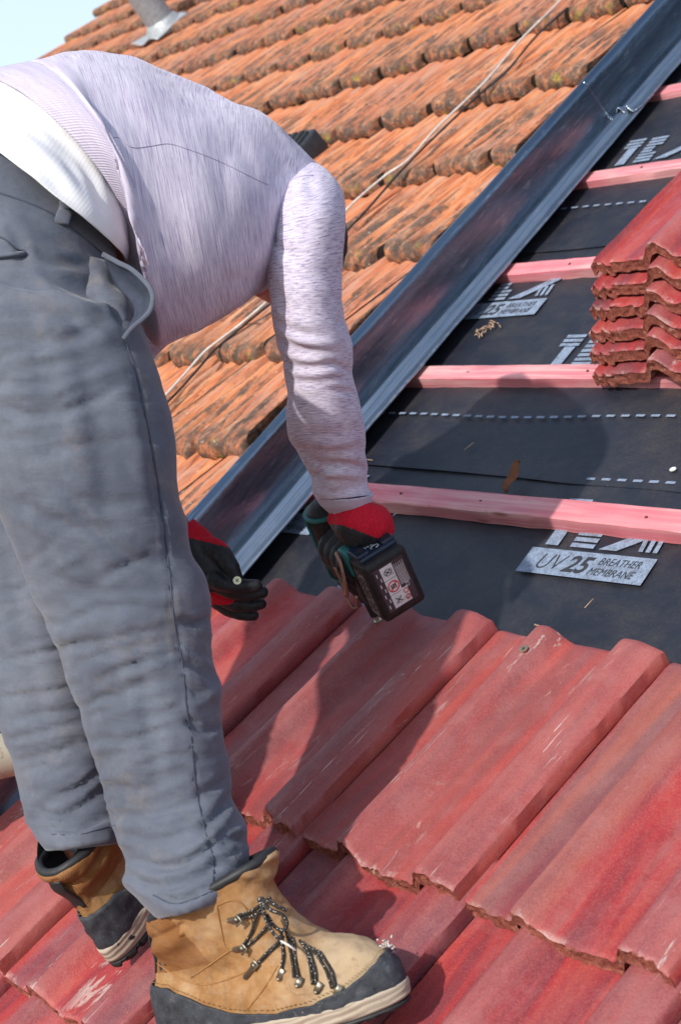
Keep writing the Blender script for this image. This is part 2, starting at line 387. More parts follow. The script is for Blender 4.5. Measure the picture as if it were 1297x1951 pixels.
M_break = m_tile_break(); M_old = m_old_tile(); M_gut = m_gutter(); M_bat = m_batten(); M_mem = m_membrane(); M_print = m_print()
M_ink = m_plain('dark_ink', (0.03, 0.033, 0.042), 0.7)
M_white = m_plain('white_sheath', (0.62, 0.58, 0.53), 0.5, 0, 40, 0.25)
M_black = m_plain('black_rubber', (0.02, 0.02, 0.022), 0.55, 0, 60, 0.4)
M_vent = m_plain('dark_vent_plastic', (0.035, 0.04, 0.048), 0.45)
M_grey = m_plain('grey_pipe', (0.26, 0.27, 0.29), 0.5)
M_lead = m_plain('pale_lead', (0.42, 0.44, 0.46), 0.5, 0.3)
M_screw = m_plain('zinc_screw', (0.62, 0.55, 0.36), 0.35, 0.9)
M_leaf = m_plain('rusty_brown_leaf', (0.20, 0.07, 0.03), 0.8)
M_straw = m_plain('straw', (0.45, 0.30, 0.20), 0.8)
M_nail = m_plain('dark_nail', (0.10, 0.06, 0.05), 0.5, 0.6); M_chip = m_plain('white_chip', (0.7, 0.7, 0.68), 0.7)
M_earth = m_plain('ground_far', (0.10, 0.11, 0.06), 0.95, 0, 0.4, 0.4)

# ---------------------------------------------------------------- setting
tag(mk('ground', [(-400, -400, 0), (400, -400, 0), (400, 400, 0), (-400, 400, 0)], [(0, 1, 2, 3)], M_earth), kind='structure')

# ---------------------------------------------------------------- breather membrane sheets
UL, UR = -2.75, -0.35
def sheet(name, v0, v1, dz, seed, label):
    nx, ny = 150, max(8, int((v1 - v0) * 60)); X = np.linspace(UL, UR, nx); Y = np.linspace(v0, v1, ny)
    gx, gy = np.meshgrid(X, Y); P = np.stack([gx.ravel(), gy.ravel(), np.zeros(gx.size)], 1)
    z = 0.0034 * fbm(np.stack([P[:, 0] * 2.2 + P[:, 1] * 2, P[:, 1] * 6, P[:, 0] * 0 + seed], 1), seed, 3)
    # sag between battens and soft pulls
    edge = np.exp(-((P[:, 1] - v0) / 0.012) ** 2) * 0.0020 * fbm(np.stack([P[:, 0] * 5, P[:, 0] * 0, P[:, 0] * 0], 1), seed + 3, 2)
    P[:, 2] = -0.0545 + dz + z * 0.7 - 0.001 + edge
    P[:, 1] += np.where(P[:, 1] < v0 + 0.02, 0.006 * fbm(np.stack([P[:, 0] * 3, P[:, 0] * 0, P[:, 0] * 0], 1), seed + 9, 3), 0)
    F = [(j * nx + i, j * nx + i + 1, (j + 1) * nx + i + 1, (j + 1) * nx + i) for j in range(ny - 1) for i in range(nx - 1)]
    o = mk(name, P, F, M_mem, None, RM)
    tag(o, label, 'membrane', 'lapped sheets of roofing membrane')
    return o
deck = mk('roof_deck', [(UL - .1, -1.0, -0.062), (UR + .9, -1.0, -0.062), (UR + .9, 3.9, -0.062), (UL - .1, 3.9, -0.062),
                        (UL - .1, -1.0, -0.12), (UR + .9, -1.0, -0.12), (UR + .9, 3.9, -0.12), (UL - .1, 3.9, -0.12)],
          [(0, 1, 2, 3), (7, 6, 5, 4), (0, 4, 5, 1), (1, 5, 6, 2), (2, 6, 7, 3), (3, 7, 4, 0)], M_ink, None, RM, False)
tag(deck, 'dark sloping deck under the membrane sheets', kind='structure')
UR = 0.5
mem1 = sheet('membrane_sheet', -0.95, 1.32, 0.0, 5, 'lowest dark membrane sheet printed with the clearest pale logo, beside the drill')
mem2 = sheet('membrane_sheet', 1.245, 1.99, 0.005, 23, 'middle dark membrane sheet under the stacked red tiles, dashed line along it')
mem3 = sheet('membrane_sheet', 1.905, 3.85, 0.010, 41, 'topmost dark membrane sheet at the upper right by the gutter')

def shape_on(sheet_o, verts, faces, mi, z):
    v = [(p[0], p[1], z) for p in verts]
    return v
def text_mesh(body, size, shear=0.0, bold=0.0, spacing=1.0):
    cu = bpy.data.curves.new('lettering', 'FONT'); cu.body = body; cu.size = size; cu.shear = shear; cu.offset = bold; cu.space_character = spacing; cu.resolution_u = 3
    o = bpy.data.objects.new('lettering', cu); COL.objects.link(o)
    dg = bpy.context.evaluated_depsgraph_get()
    me = bpy.data.meshes.new_from_object(o.evaluated_get(dg))
    v = np.array([q.co[:] for q in me.vertices]) if len(me.vertices) else np.zeros((0, 3)); f = [tuple(p.vertices) for p in me.polygons]
    bpy.data.objects.remove(o); bpy.data.curves.remove(cu); bpy.data.meshes.remove(me)
    return v, f
def text_into(mb, body, size, pos, z, mat, shear=0, bold=0, width=None, ax=None, org=None):
    v, f = text_mesh(body, size, shear, bold)
    if width: v[:, 0] *= width / (v[:, 0].max() - v[:, 0].min()); v[:, 0] -= v[:, 0].min()
    v = v + np.array([pos[0], pos[1], z])
    if ax is not None: v = org + v @ np.array(ax)
    mb.add(v, f, mat)
def logo(par, anchor, z, rot=0.0, parts='TEXB'):
    """anchor: roof x,y of the lower left corner of the printed bar"""
    mb = MB(); s = 0.012   # slant per unit
    def quad(x0, y0, x1, y1, sl=-0.10, m=0, dz=0.0):
        mb.add([(x0 + y0 * sl, y0, dz), (x1 + y0 * sl, y0, dz), (x1 + y1 * sl, y1, dz), (x0 + y1 * sl, y1, dz)], [(0, 1, 2, 3)], m)
    if 'B' in parts:
        quad(0, 0, 0.240, 0.052)
        text_into(mb, 'UV', 0.046, (0.030, 0.010), 0.0006, 1, 0.18, -0.0006, 0.050)
        text_into(mb, '25', 0.046, (0.083, 0.010), 0.0006, 1, 0.18, 0.0012, 0.047)
        text_into(mb, 'BREATHER', 0.0205, (0.141, 0.0295), 0.0006, 1, 0.18, 0.0, 0.076)
        text_into(mb, 'MEMBRANE', 0.0205, (0.134, 0.0085), 0.0006, 1, 0.18, 0.0, 0.084)
    Y = 0.060
    if 'T' in parts:
        quad(0.020, Y, 0.046, Y + 0.066)
        for k in range(3): quad(0.004, Y + 0.068 + k * 0.0125, 0.052, Y + 0.0765 + k * 0.0125)
    if 'E' in parts:
        for k in range(8): quad(0.070, Y + k * 0.0125, 0.116 - (0.016 if 3 <= k <= 4 else 0), Y + 0.0085 + k * 0.0125)
    if 'X' in parts:
        mb.add([(0.126 + Y * -.1, Y, 0), (0.160 + Y * -.1, Y, 0), (0.226 + Y * -.1, Y + 0.050, 0), (0.196 + Y * -.1, Y + 0.052, 0)], [(0, 1, 2, 3)])
        mb.add([(0.196 + Y * -.1, Y + 0.052, 0.0001), (0.226 + Y * -.1, Y + 0.050, 0.0001), (0.262 + Y * -.1, Y + 0.102, 0.0001), (0.224 + Y * -.1, Y + 0.102, 0.0001)], [(0, 1, 2, 3)])
        for k in range(3):
            mb.add([(0.198 + k * .013 + Y * -.1, Y + 0.003, 0), (0.206 + k * .013 + Y * -.1, Y + 0.003, 0), (0.200 + k * .013 + Y * -.1, Y + 0.030 + k * .004, 0), (0.192 + k * .013 + Y * -.1, Y + 0.030 + k * .004, 0)], [(0, 1, 2, 3)])
    o = mk('printed_logo', mb.v, mb.f, [M_print, M_ink], par, RM @ T3((anchor[0], anchor[1], z)) @ Matrix.Rotation(rot, 4, 'Z'), False, mb.m)
    return o
ZP = -0.0515
logo(mem1, rgt((986, 1084), ZP)[:2] + np.array([-.002, -.004]), ZP, 0.02)
logo(mem1, rgt((1015, 607), ZP)[:2] + np.array([-.24, 0.0]), ZP + .005, 0.03)
logo(mem1, rgt((600, 1025), ZP)[:2] + np.array([-.265, 0.0]), ZP, 0.02)
logo(mem1, rgt((640, 1150), ZP)[:2] + np.array([-.02, -.11]), ZP, 0.02, 'TE')
logo(mem2, rgt((1060, 690), ZP)[:2] + np.array([-.015, -.088]), ZP + .005, 0.0, 'TE')
logo(mem3, rgt((1200, 300), ZP)[:2] + np.array([-.02, -.105]), ZP + .010, 0.02, 'TEX')
def dashes(par, p0, p1, z, wob=0.004, seed=1, n=None):
    a, b = rgt(p0, z)[:2], rgt(p1, z)[:2]; Ln = np.linalg.norm(b - a); n = n or int(Ln / 0.030); mb = MB(); d = (b - a) / Ln; q = np.array([-d[1], d[0]])
    for i in range(n):
        c = a + d * (i + .5) * Ln / n + q * wob * math.sin(i * .31 + seed); h = 0.0088; w = 0.0026
        mb.add([(*(c - d * h - q * w), 0), (*(c + d * h - q * w), 0), (*(c + d * h + q * w), 0), (*(c - d * h + q * w), 0)], [(0, 1, 2, 3)])
    mk('printed_dashes', mb.v, mb.f, M_print, par, RM @ T3((0, 0, z)), False)
dashes(mem2, (715, 789), (1480, 797), -0.0465)
dashes(mem1, (1110, 912), (1500, 930), -0.0515, 0.001)
dashes(mem3, (1020, 405), (1260, 378), -0.0415)

# ---------------------------------------------------------------- battens
VB0, GA = 1.181, 0.3351
bat_lab = {-1: 'pink batten mostly hidden under the top course of red tiles', 0: 'pink timber batten right above the drill, nearest bare one',
           1: 'pink timber batten carrying the front of the red tile stack', 2: 'pink timber batten passing behind the middle of the tile stack',
           3: 'pink timber batten above the stack, second from the top right corner', 4: 'short visible pink batten at the top right corner beside the gutter'}
bv = {0: 1.181, 1: 1.512, 2: 1.848, 3: 2.186, 4: 2.535, 5: 2.87, -1: 0.846, -2: 0.511}
for k in range(-2, 5):
    rng = np.random.RandomState(40 + k)
    uA = -2.62; uB = 0.2; nx = 90; yb = bv[k]; w = 0.040 + (0.004 if k == 0 else 0)
    X = np.linspace(uA, uB, nx); V = []; F = []
    sec = [(-.5, -.5), (-.5, .43), (-.44, .5), (.44, .5), (.5, .43), (.5, -.5)]
    for i, x in enumerate(X):
        wob = 0.0016 * math.sin(x * 2.3 + k) + 0.0009 * rng.randn() * 0.3
        for j, (a, b) in enumerate(sec):
            V.append((x, yb - w / 2 + a * w + wob + 0.0007 * rng.randn() * (a < 0), -0.0405 + b * 0.025 + 0.0004 * rng.randn() * (b > 0)))
    for i in range(nx - 1):
        for j in range(6): F.append((i * 6 + j, i * 6 + (j + 1) % 6, (i + 1) * 6 + (j + 1) % 6, (i + 1) * 6 + j))
    F += [tuple(range(6)), tuple(range((nx - 1) * 6, nx * 6))[::-1]]
    o = mk('roof_batten', V, F, M_bat, None, RM @ T3((0, 0, 0)), True, None, 35)
    for q in range(3):
        if k < 0: break
        nx_ = [-1.45, -1.83, -2.06][q] + rng.uniform(-.05, .05) - .05 * k; nb_ = MB(); nb_.tube([(nx_, yb - w * rng.uniform(.35, .65), -.0285), (nx_, yb - w * .5, -.0276)], .0026, 12); nb_.build('nail', M_nail, o, RM)
    tag(o, bat_lab.get(k, 'pink batten hidden under the second course of red tiles'), 'batten', 'pink battens across the roof')

# ---------------------------------------------------------------- red concrete tiles
TW = 0.305
def red_z(t):
    t = np.asarray(t, float)
    z = 0.0250 * sstep(0.079, 0.100, t) * (1 - sstep(0.110, 0.148, t)) - 0.0015 * sstep(.01, .04, t) * (1 - sstep(.05, .08, t))
    z = z + (0.0285 * sstep(0.226, 0.250, t) - 0.012 * sstep(0.262, 0.312, t) ** 1.2)
    z = np.where(t < 0.004, -0.006 + 0.0085 * np.exp(-((t + 0.030) / 0.0035) ** 2) + 0.0075 * np.exp(-((t + 0.010) / 0.0035) ** 2), z)
    z = np.where((t >= 0.004) & (t < 0.008), -0.006, z)
    return z
def red_tile(name, u_right, v_front, zf, seed, mats, label, group, length=0.405, M=None, rough=1.0, tilt=None, parent=None):
    rs = np.random.RandomState(seed)
    T = np.concatenate([np.linspace(-0.040, 0.0, 16, endpoint=False), [0, .0039, .0041, .0079, .0081], np.linspace(0.012, 0.07, 9, endpoint=False), np.linspace(.07, .165, 26, endpoint=False), np.linspace(.165, .225, 8, endpoint=False), np.linspace(.225, .305, 26)])
    Y = np.concatenate([[0, .0015, .004, .008, .014, .022], np.linspace(.035, length - .01, 22), [length - .004, length]])
    nx, ny, nz = len(T), len(Y), 6; th = 0.0195
    gx, gy = np.meshgrid(T, Y)
    nzx = fbm(np.stack([T * 60, T * 0 + seed, T * 0], 1), seed, 4, 0.6)
    chip = 0.0040 * rough * nzx * np.abs(nzx) + 0.0022 * rough * fbm(np.stack([T * 16, T * 0 + seed, T * 0], 1), seed + 5, 2)
    def top(x, y):
        z = red_z(x)
        r = np.clip(1 - y / 0.006, 0, 1); z = z - 0.0022 * r * r
        r2 = np.clip(1 - (length - y) / 0.010, 0, 1); z = z - 0.004 * r2 * r2
        e = np.clip(1 - (0.305 - x) / 0.004, 0, 1); z = z - 0.002 * e * e
        return z + 0.0006 * fbm(np.stack([x.ravel() * 40, y.ravel() * 25, x.ravel() * 0 + seed], 1), seed, 3).reshape(x.shape)
    V = []; F = []; mi = []
    def grid(P, n, m, mat, flip=False):
        b = len(V); V.extend(P.reshape(-1, 3).tolist())
        for j in range(n - 1):
            for i in range(m - 1):
                q = (b + j * m + i, b + j * m + i + 1, b + (j + 1) * m + i + 1, b + (j + 1) * m + i)
                F.append(q[::-1] if flip else q); mi.append(mat)
    fade = np.clip(1 - gy / 0.02, 0, 1)
    Yd = gy + chip[None, :] * fade
    zt = top(gx, gy); zb = zt - th
    hollow = 0
    Pt = np.stack([gx, Yd, zt], -1)
    grid(Pt, ny, nx, 0)
    Pb = np.stack([gx, Yd, zb], -1); grid(Pb, ny, nx, 1, True)
    # front break: rough
    Pf = np.zeros((nz, nx, 3))
    for k in range(nz):
        a = k / (nz - 1); Pf[k] = Pt[0] * (1 - a) + Pb[0] * a
    A = np.stack([Pf[..., 0].ravel() * 170, Pf[..., 2].ravel() * 170, Pf[..., 0].ravel() * 0 + seed * 3.1], 1)
    nn = fbm(A, seed + 2, 3, 0.65).reshape(nz, nx)
    m = np.ones((nz, nx)); m[0] = 0; m[-1] = 0; m[:, 0] = 0; m[:, -1] = 0
    Pf[..., 1] += m * (0.0028 * rough * nn + 0.001)
    # crumbly lower lip
    lip = 0.0022 * rough * fbm(np.stack([T * 90, T * 0 + seed, T * 0], 1), seed + 8, 3)
    Pf[-1, :, 2] += lip; Pf[-2, :, 2] += lip * .6
    grid(Pf[::-1], nz, nx, 1)
    Pk = np.zeros((2, nx, 3)); Pk[0] = Pt[-1]; Pk[1] = Pb[-1]; grid(Pk, 2, nx, 1)
    for side, fl in ((0, False), (-1, True)):
        Ps = np.stack([Pt[:, side], Pb[:, side]], 0); grid(Ps, 2, ny, 0 if side == -1 else 1, fl)
    V = np.array(V)
    # battens lugs under the head
    if M is None:
        tl = math.atan2(0.0220, GA) if tilt is None else tilt
        M = RM @ T3((u_right - TW, v_front, zf)) @ Matrix.Rotation(-tl, 4, 'X') @ Matrix.Rotation(rs.uniform(-1, 1) * 0.004, 4, 'Z')
    o = mk(name, V, F, mats, parent, M, True, mi, 50, None, 1e-5)
    if label: tag(o, label, 'roof tile', group)
    return o
U0, VF0 = -1.243, 0.501
G_RED = 'new red interlocking tiles laid on the lower roof'
posn = {-2: 'outermost right', -1: 'second from the right', 0: 'third from the right', 1: 'fourth from the right', 2: 'leftmost'}
lab0 = {-2: 'streaky brown red tile cut by the right edge of the photo, in the top course',
        -1: 'orange and brown streaked wide red tile right of the long white scratch, top course',
        0: 'red tile with a brass screw near its head, in the top course beside the membrane',
        1: 'red tile the drill bit touches, white lime smear on its right roll',
        2: 'pale pinkish tile by the left glove and gutter, in the top course'}
for row in range(0, 4):
    for k in range(-2, 3):
        u = U0 - k * TW + (0.006 * min(row, 1)) - 0.004 * max(row - 1, 0)
        v = VF0 - row * GA
        mats = [M_redbrown if (row == 0 and k in (-1, -2)) else M_red, M_break]
        if row == 0: lab = lab0[k]
        else: lab = 'red concrete roof tile, %s in the %s course from the membrane' % (posn[k], ['', 'second', 'third', 'fourth'][row])
        red_tile('roof_tile', u, v, 0.0125, 100 + row * 10 + k, mats, lab, G_RED)

# the stack of six tiles on the battens, fronts rising plumb
G_ST = 'six spare red tiles stacked on the battens'
ordn = ['bottom', 'second from bottom', 'third from bottom', 'third from top', 'second from top', 'topmost']
base = rgt((1116, 708), -0.004)
for i in range(6):
    # a vertical step of 36 mm split into slope and normal parts
    st = 0.0355; jit = np.random.RandomState(i + 3)
    o_ = np.array([base[0] + 0.040 + 0.003 * jit.randn(), base[1] + 0.000 + i * st * sp + 0.002 * jit.randn(), -0.006 + i * st * cp])
    Mx = RM @ T3(o_) @ Matrix.Rotation(-0.015, 4, 'X') @ Matrix.Rotation(jit.uniform(-.01, .01), 4, 'Z')
    red_tile('roof_tile', 0, 0, 0, 300 + i, [M_red, M_break], 'new red tile, %s of the stack of six on the pink battens' % ordn[i], G_ST, 0.405, Mx, 0.9)

# ---------------------------------------------------------------- metal gutter between the roofs
GP0 = np.array([-2.198, 0.912]); GDIR = np.array([-0.1215, 1.0]); GDIR /= np.linalg.norm(GDIR)
def g_line(v, off=0.0):      # x of the gutter's right edge at height v
    return GP0[0] + (v - GP0[1]) * GDIR[0] / GDIR[1] + off
prof = [(0.0, -0.0165), (-0.001, -0.0135), (-0.022, -0.0150), (-0.027, -0.0085), (-0.031, -0.0080), (-0.036, -0.0150), (-0.048, -0.0170), (-0.053, -0.0110), (-0.058, -0.0110),
        (-0.063, -0.0200), (-0.070, -0.0225), (-0.0745, -0.020), (-0.077, -0.010), (-0.0795, 0.012), (-0.082, 0.036), (-0.0845, 0.060), (-0.0865, 0.076), (-0.0895, 0.083), (-0.0945, 0.087), (-0.101, 0.087), (-0.107, 0.082), (-0.109, 0.070), (-0.118, 0.050), (-0.18, 0.040)]
def gutter(y0, y1, dz, seed, label, crumple=False):
    P = catmull(np.array([(a, b, 0) for a, b in prof]), 3)[:, :2]
    Y = np.concatenate([[y0], np.linspace(y0 + .004, y0 + .12, 20), np.linspace(y0 + .14, y1, 60)])
    V = []; nx = len(P)
    for y in Y:
        dn = fbm(np.stack([P[:, 0] * 20, P[:, 0] * 0 + y * 3.0, P[:, 0] * 0], 1), seed, 3) * 0.0014
        jag = 0
        for i in range(nx):
            x, z = P[i]
            e = 0.0012 * float(vnoise(np.array([[y * 45, 1, seed]]), 4)[0]) * (x > -0.003)
            z2 = z + dz + dn[i]
            yy = y
            if crumple:
                c = math.exp(-((y - y0) / 0.022) ** 2)
                z2 += c * (0.004 + 0.0045 * math.sin(x * 190)) * (x > -0.07)
                yy += c * 0.018 * math.exp(-((x + 0.05) / 0.03) ** 2) * 1.0 - c * 0.01 * math.exp(-((x + 0.085) / 0.012) ** 2)
            V.append((x + e, yy, z2))
    F = [(j * nx + i, j * nx + i + 1, (j + 1) * nx + i + 1, (j + 1) * nx + i) for j in range(len(Y) - 1) for i in range(nx - 1)]
    ang = math.atan2(-GDIR[0], GDIR[1])
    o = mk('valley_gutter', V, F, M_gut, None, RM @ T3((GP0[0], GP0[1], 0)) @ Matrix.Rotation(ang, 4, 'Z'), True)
    md = o.modifiers.new('thick', 'SOLIDIFY'); md.thickness = 0.0012
    tag(o, label, 'gutter', 'lengths of metal gutter between the two roofs')
    return o
vs = rgt((1130, 225), -0.012)[1]
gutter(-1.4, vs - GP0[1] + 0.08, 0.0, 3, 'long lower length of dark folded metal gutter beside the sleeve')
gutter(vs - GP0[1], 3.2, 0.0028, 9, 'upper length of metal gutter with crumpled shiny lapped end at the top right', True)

# ---------------------------------------------------------------- old clay tile roof
OW, OTH = 0.181, 0.022
def old_z(t):
    t = np.asarray(t, float)
    k = [(-.02, .004), (0.0, .022), (.04, .027), (.10, .030), (.20, .031), (.29, .028), (.335, .016), (.37, .014), (.41, .024), (.46, .027), (.52, .025), (.555, .014), (.59, .013), (.63, .022), (.68, .024), (.76, .021), (.80, .012), (.86, .011), (.90, .019), (1.0, .021), (1.08, .003)]
    return np.interp(t, [a for a, b in k], [b for a, b in k])
SHX = 0.10      # the ribs lean a little to the right going up
def old_mesh(seed, clip=None, name='clay_tile', t1=1.0):
    """clip: function y -> largest x allowed (local)"""
    T = np.linspace(0.045, t1 - .045, 61) * OW; Y = np.array([0, .003, .008, .015, .025, .04, .08, .13, .19, .25, .31, .36, .40]); nz = 4
    rs = np.random.RandomState(seed)
    gx, gy = np.meshgrid(T, Y); nx, ny = len(T), len(Y)
    z = old_z(gx / OW) * (0.9 + .25 * rs.rand())
    z = catm(z) * .82
    nose = np.clip(1 - gy / 0.016, 0, 1)
    z = z - 0.008 * nose ** 2
    side = np.clip(1 - (gx - T[0]) / 0.012, 0, 1); z = z - 0.005 * side * side
    side = np.clip(1 - (T[-1] - gx) / 0.010, 0, 1); z = z - 0.003 * side * side
    q = np.stack([gx.ravel() * 45, gy.ravel() * 30, gx.ravel() * 0 + seed], 1)
    z = z + 0.0007 * fbm(q, seed, 3).reshape(z.shape)
    xx = gx + SHX * gy + 0.007 * np.clip(1 - (gx - T[0]) / 0.03, 0, 1) * np.exp(-gy / .045) - 0.004 * np.clip(1 - (T[-1] - gx) / 0.02, 0, 1) * np.exp(-gy / .045) + 0.001 * fbm(q * .5, seed + 1, 2).reshape(z.shape)
    yy = gy + nose * 0.004 * fbm(np.stack([gx.ravel() * 35, gx.ravel() * 0 + seed, gx.ravel() * 0], 1), seed + 2, 2).reshape(z.shape)
    # rounded corners of the nose
    cr = np.clip(1 - (gx - T[0]) / 0.020, 0, 1) ** 2 + np.clip(1 - (T[-1] - gx) / 0.014, 0, 1) ** 2
    yy = yy + cr * 0.026 * np.clip(1 - gy / 0.05, 0, 1)
    if clip is not None: xx = np.minimum(xx, clip(yy))
    Pt = np.stack([xx, yy, z], -1); Pb = Pt.copy(); Pb[..., 2] = np.minimum(z - 0.012, -0.004) - 0.014 * (gy < .02)
    V = []; F = []
    def grid(P, n, m, flip=False):
        b = len(V); V.extend(P.reshape(-1, 3).tolist())
        for j in range(n - 1):
            for i in range(m - 1):
                f = (b + j * m + i, b + j * m + i + 1, b + (j + 1) * m + i + 1, b + (j + 1) * m + i); F.append(f[::-1] if flip else f)
    grid(Pt, ny, nx); grid(Pb, ny, nx, True)
    fr = []
    for k in range(nz):
        a = k / (nz - 1); r = Pt[0] * (1 - a) + Pb[0] * a; r = r.copy(); r[:, 1] -= 0.004 * math.sin(a * PI); fr.append(r)
    grid(np.array(fr)[::-1], nz, nx)
    grid(np.stack([Pt[-1], Pb[-1]], 0), 2, nx)
    nd = len(F)
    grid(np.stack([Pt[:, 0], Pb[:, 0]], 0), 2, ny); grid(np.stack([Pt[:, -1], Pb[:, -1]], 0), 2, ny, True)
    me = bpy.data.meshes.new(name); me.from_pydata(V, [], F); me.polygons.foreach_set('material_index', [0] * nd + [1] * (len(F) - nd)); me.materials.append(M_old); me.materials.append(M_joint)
    bm = bmesh.new(); bm.from_mesh(me); bmesh.ops.remove_doubles(bm, verts=bm.verts, dist=1e-5); bm.to_mesh(me); bm.free()
    me.polygons.foreach_set('use_smooth', [True] * len(me.polygons)); me.set_sharp_from_angle(angle=math.radians(55))
    return me
def catm(z):
    k = np.array([.25, .5, .25]); p = np.pad(z, ((0, 0), (1, 1)), 'edge')
    return p[:, :-2] * .25 + p[:, 1:-1] * .5 + p[:, 2:] * .25
M_joint = m_plain('joint_dirt_and_shade', (0.022, 0.016, 0.013), 0.95)  # joint walls: dirt plus the shade of the deep gap, both in the colour
OLDM = [old_mesh(s) for s in range(6)]
# courses: height of the nose line at x = -2.7 and the x of one joint
courses = [(0.80, -2.45), (1.11, -2.535), (1.422, -2.646), (1.746, -2.591), (2.098, -2.565), (2.45, -2.892), (2.83, -3.072), (3.165, -3.557)]
v = 3.165
rs0 = np.random.RandomState(5)
for i in range(7): v += 0.342; courses.append((v, -3.5 + rs0.uniform(0, .18)))
courses = [(0.48, -2.4), (0.15, -2.5), (-0.18, -2.42)][::-1] + courses
CS = 0.066; VERGE = -8.46
ORD = ['first', 'second', 'third', 'fourth', 'fifth', 'sixth', 'seventh', 'eighth', 'ninth', 'tenth', 'eleventh', 'twelfth', 'thirteenth', 'fourteenth', 'fifteenth', 'sixteenth', 'seventeenth', 'eighteenth', 'nineteenth', 'twentieth']
def ordw(n):
    if n <= 20: return ORD[n - 1]
    return {2: 'twenty', 3: 'thirty', 4: 'forty'}[n // 10] + '-' + ORD[n % 10 - 1] if n % 10 else {3: 'thirtieth', 4: 'fortieth'}[n // 10]
cands = []
tilt_o = math.atan2(0.034, 0.33)
for ci, (vc, ju) in enumerate(courses):
    jr = ju
    while jr + OW < g_line(vc) - 0.10: jr += OW
    n = 0
    x = jr
    while x > VERGE - 0.02:
        vv = vc + (x + 2.7) * CS
        cands.append([ci, n, x, vv]); n += 1; x -= OW
G_OLD = 'weathered orange clay tiles of the old roof'
stuffV = []; nthings = 0
def in_view(x, v):
    P = r2w(np.array([[x, v, .06], [x + OW, v + .33, .06]])); px, py, d = w2px(P)
    return (px.max() > -30) and (px.min() < W_PX + 10) and (py.max() > -30) and (py.min() < H_PX) 
vis = []
for c in cands:
    ok = in_view(c[2], c[3])
    px, py, d = w2px(r2w(np.array([[c[2] + .09, c[3] + .15, .06]])))
    px, py, d = px[0], py[0], d[0]
    # wholly behind the worker's back and legs: counted among the rest
    hid = (px < 480 and 215 < py < 600) or (px < 270 and py > 150 + 0.1 * px and py < 1400) or (px < 500 and py > 175 + max(0, px - 250) * .35 and py < 600)
    c.append(ok); c.append(hid); c.append(d)
order = sorted([i for i, c in enumerate(cands) if c[4] and not c[5]], key=lambda i: cands[i][6])[:300]
keep = set(order)
mbs = MB()
first_course = min(cands[i][0] for i in keep)
for i, (ci, n, x, vv, ok, hid, d) in enumerate(cands):
    if x < VERGE + 0.0: pass
    rs = np.random.RandomState(i)
    glx = g_line(vv, -0.122)
    clipf = None
    need = x + OW + SHX * .4 > g_line(vv + .4, -0.122)
    Mx = RM @ T3((x, vv + rs.uniform(-.009, .009), 0.055 + 0.018 + rs.uniform(-.003, .003))) @ Matrix.Rotation(CS + rs.uniform(-.022, .022), 4, 'Z') @ Matrix.Rotation(-tilt_o, 4, 'X')
    if need:
        sl = GDIR[0] / GDIR[1]
        if x > glx: continue
        me = old_mesh(i, (lambda yy, a=glx - x, s_=sl: a + s_ * yy + 0 * yy))
    else: me = OLDM[rs.randint(6)]
    if i in keep:
        o = bpy.data.objects.new('clay_tile', me); place(o, Mx)
        cn = ci - first_course + 1
        if n == 0 or need: lab = ('orange clay tile cut along the metal gutter, %s old course from the bottom' if n == 0 else 'orange tile second from the gutter, corner cut, %s old course from bottom') % ordw(cn)
        else: lab = 'weathered orange clay tile, %s from the gutter in the %s old course from the bottom' % (ordw(n + 1), ordw(cn))
        tag(o, lab, 'clay tile', G_OLD); nthings += 1
    else:
        vv_ = np.array([q.co[:] for q in me.vertices]); A = np.array(Mx); w = vv_ @ A[:3, :3].T + A[:3, 3]
        w = w2r(w)
        mbs.add(w, [tuple(p.vertices) for p in me.polygons]); mbs.m[-len(me.polygons):] = [p.material_index for p in me.polygons]
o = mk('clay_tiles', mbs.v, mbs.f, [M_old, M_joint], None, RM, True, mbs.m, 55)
tag(o, 'remaining weathered orange clay tiles of the old roof', 'clay tiles', G_OLD, 'stuff')
print('old tiles', nthings, 'of', len(cands))
# slab under the old tiles and the far gable so no gaps open
mk_ = MB()
mk_.add([(VERGE + .03, -0.8, 0.035), (g_line(-0.8, -.16), -0.3, 0.035), (g_line(5.9, -.16), 5.9, 0.035), (VERGE + .03, 5.3, 0.035),
         (VERGE + .03, -0.8, -0.15), (g_line(-0.8, -.16), -0.3, -0.15), (g_line(5.9, -.16), 5.9, -0.15), (VERGE + .03, 5.3, -0.15)],
        [(0, 1, 2, 3), (7, 6, 5, 4), (0, 4, 5, 1), (1, 5, 6, 2), (2, 6, 7, 3), (3, 7, 4, 0)])
tag(mk('old_roof_deck', mk_.v, mk_.f, M_ink, None, RM, False), 'dark deck under the old orange tiles', kind='structure')

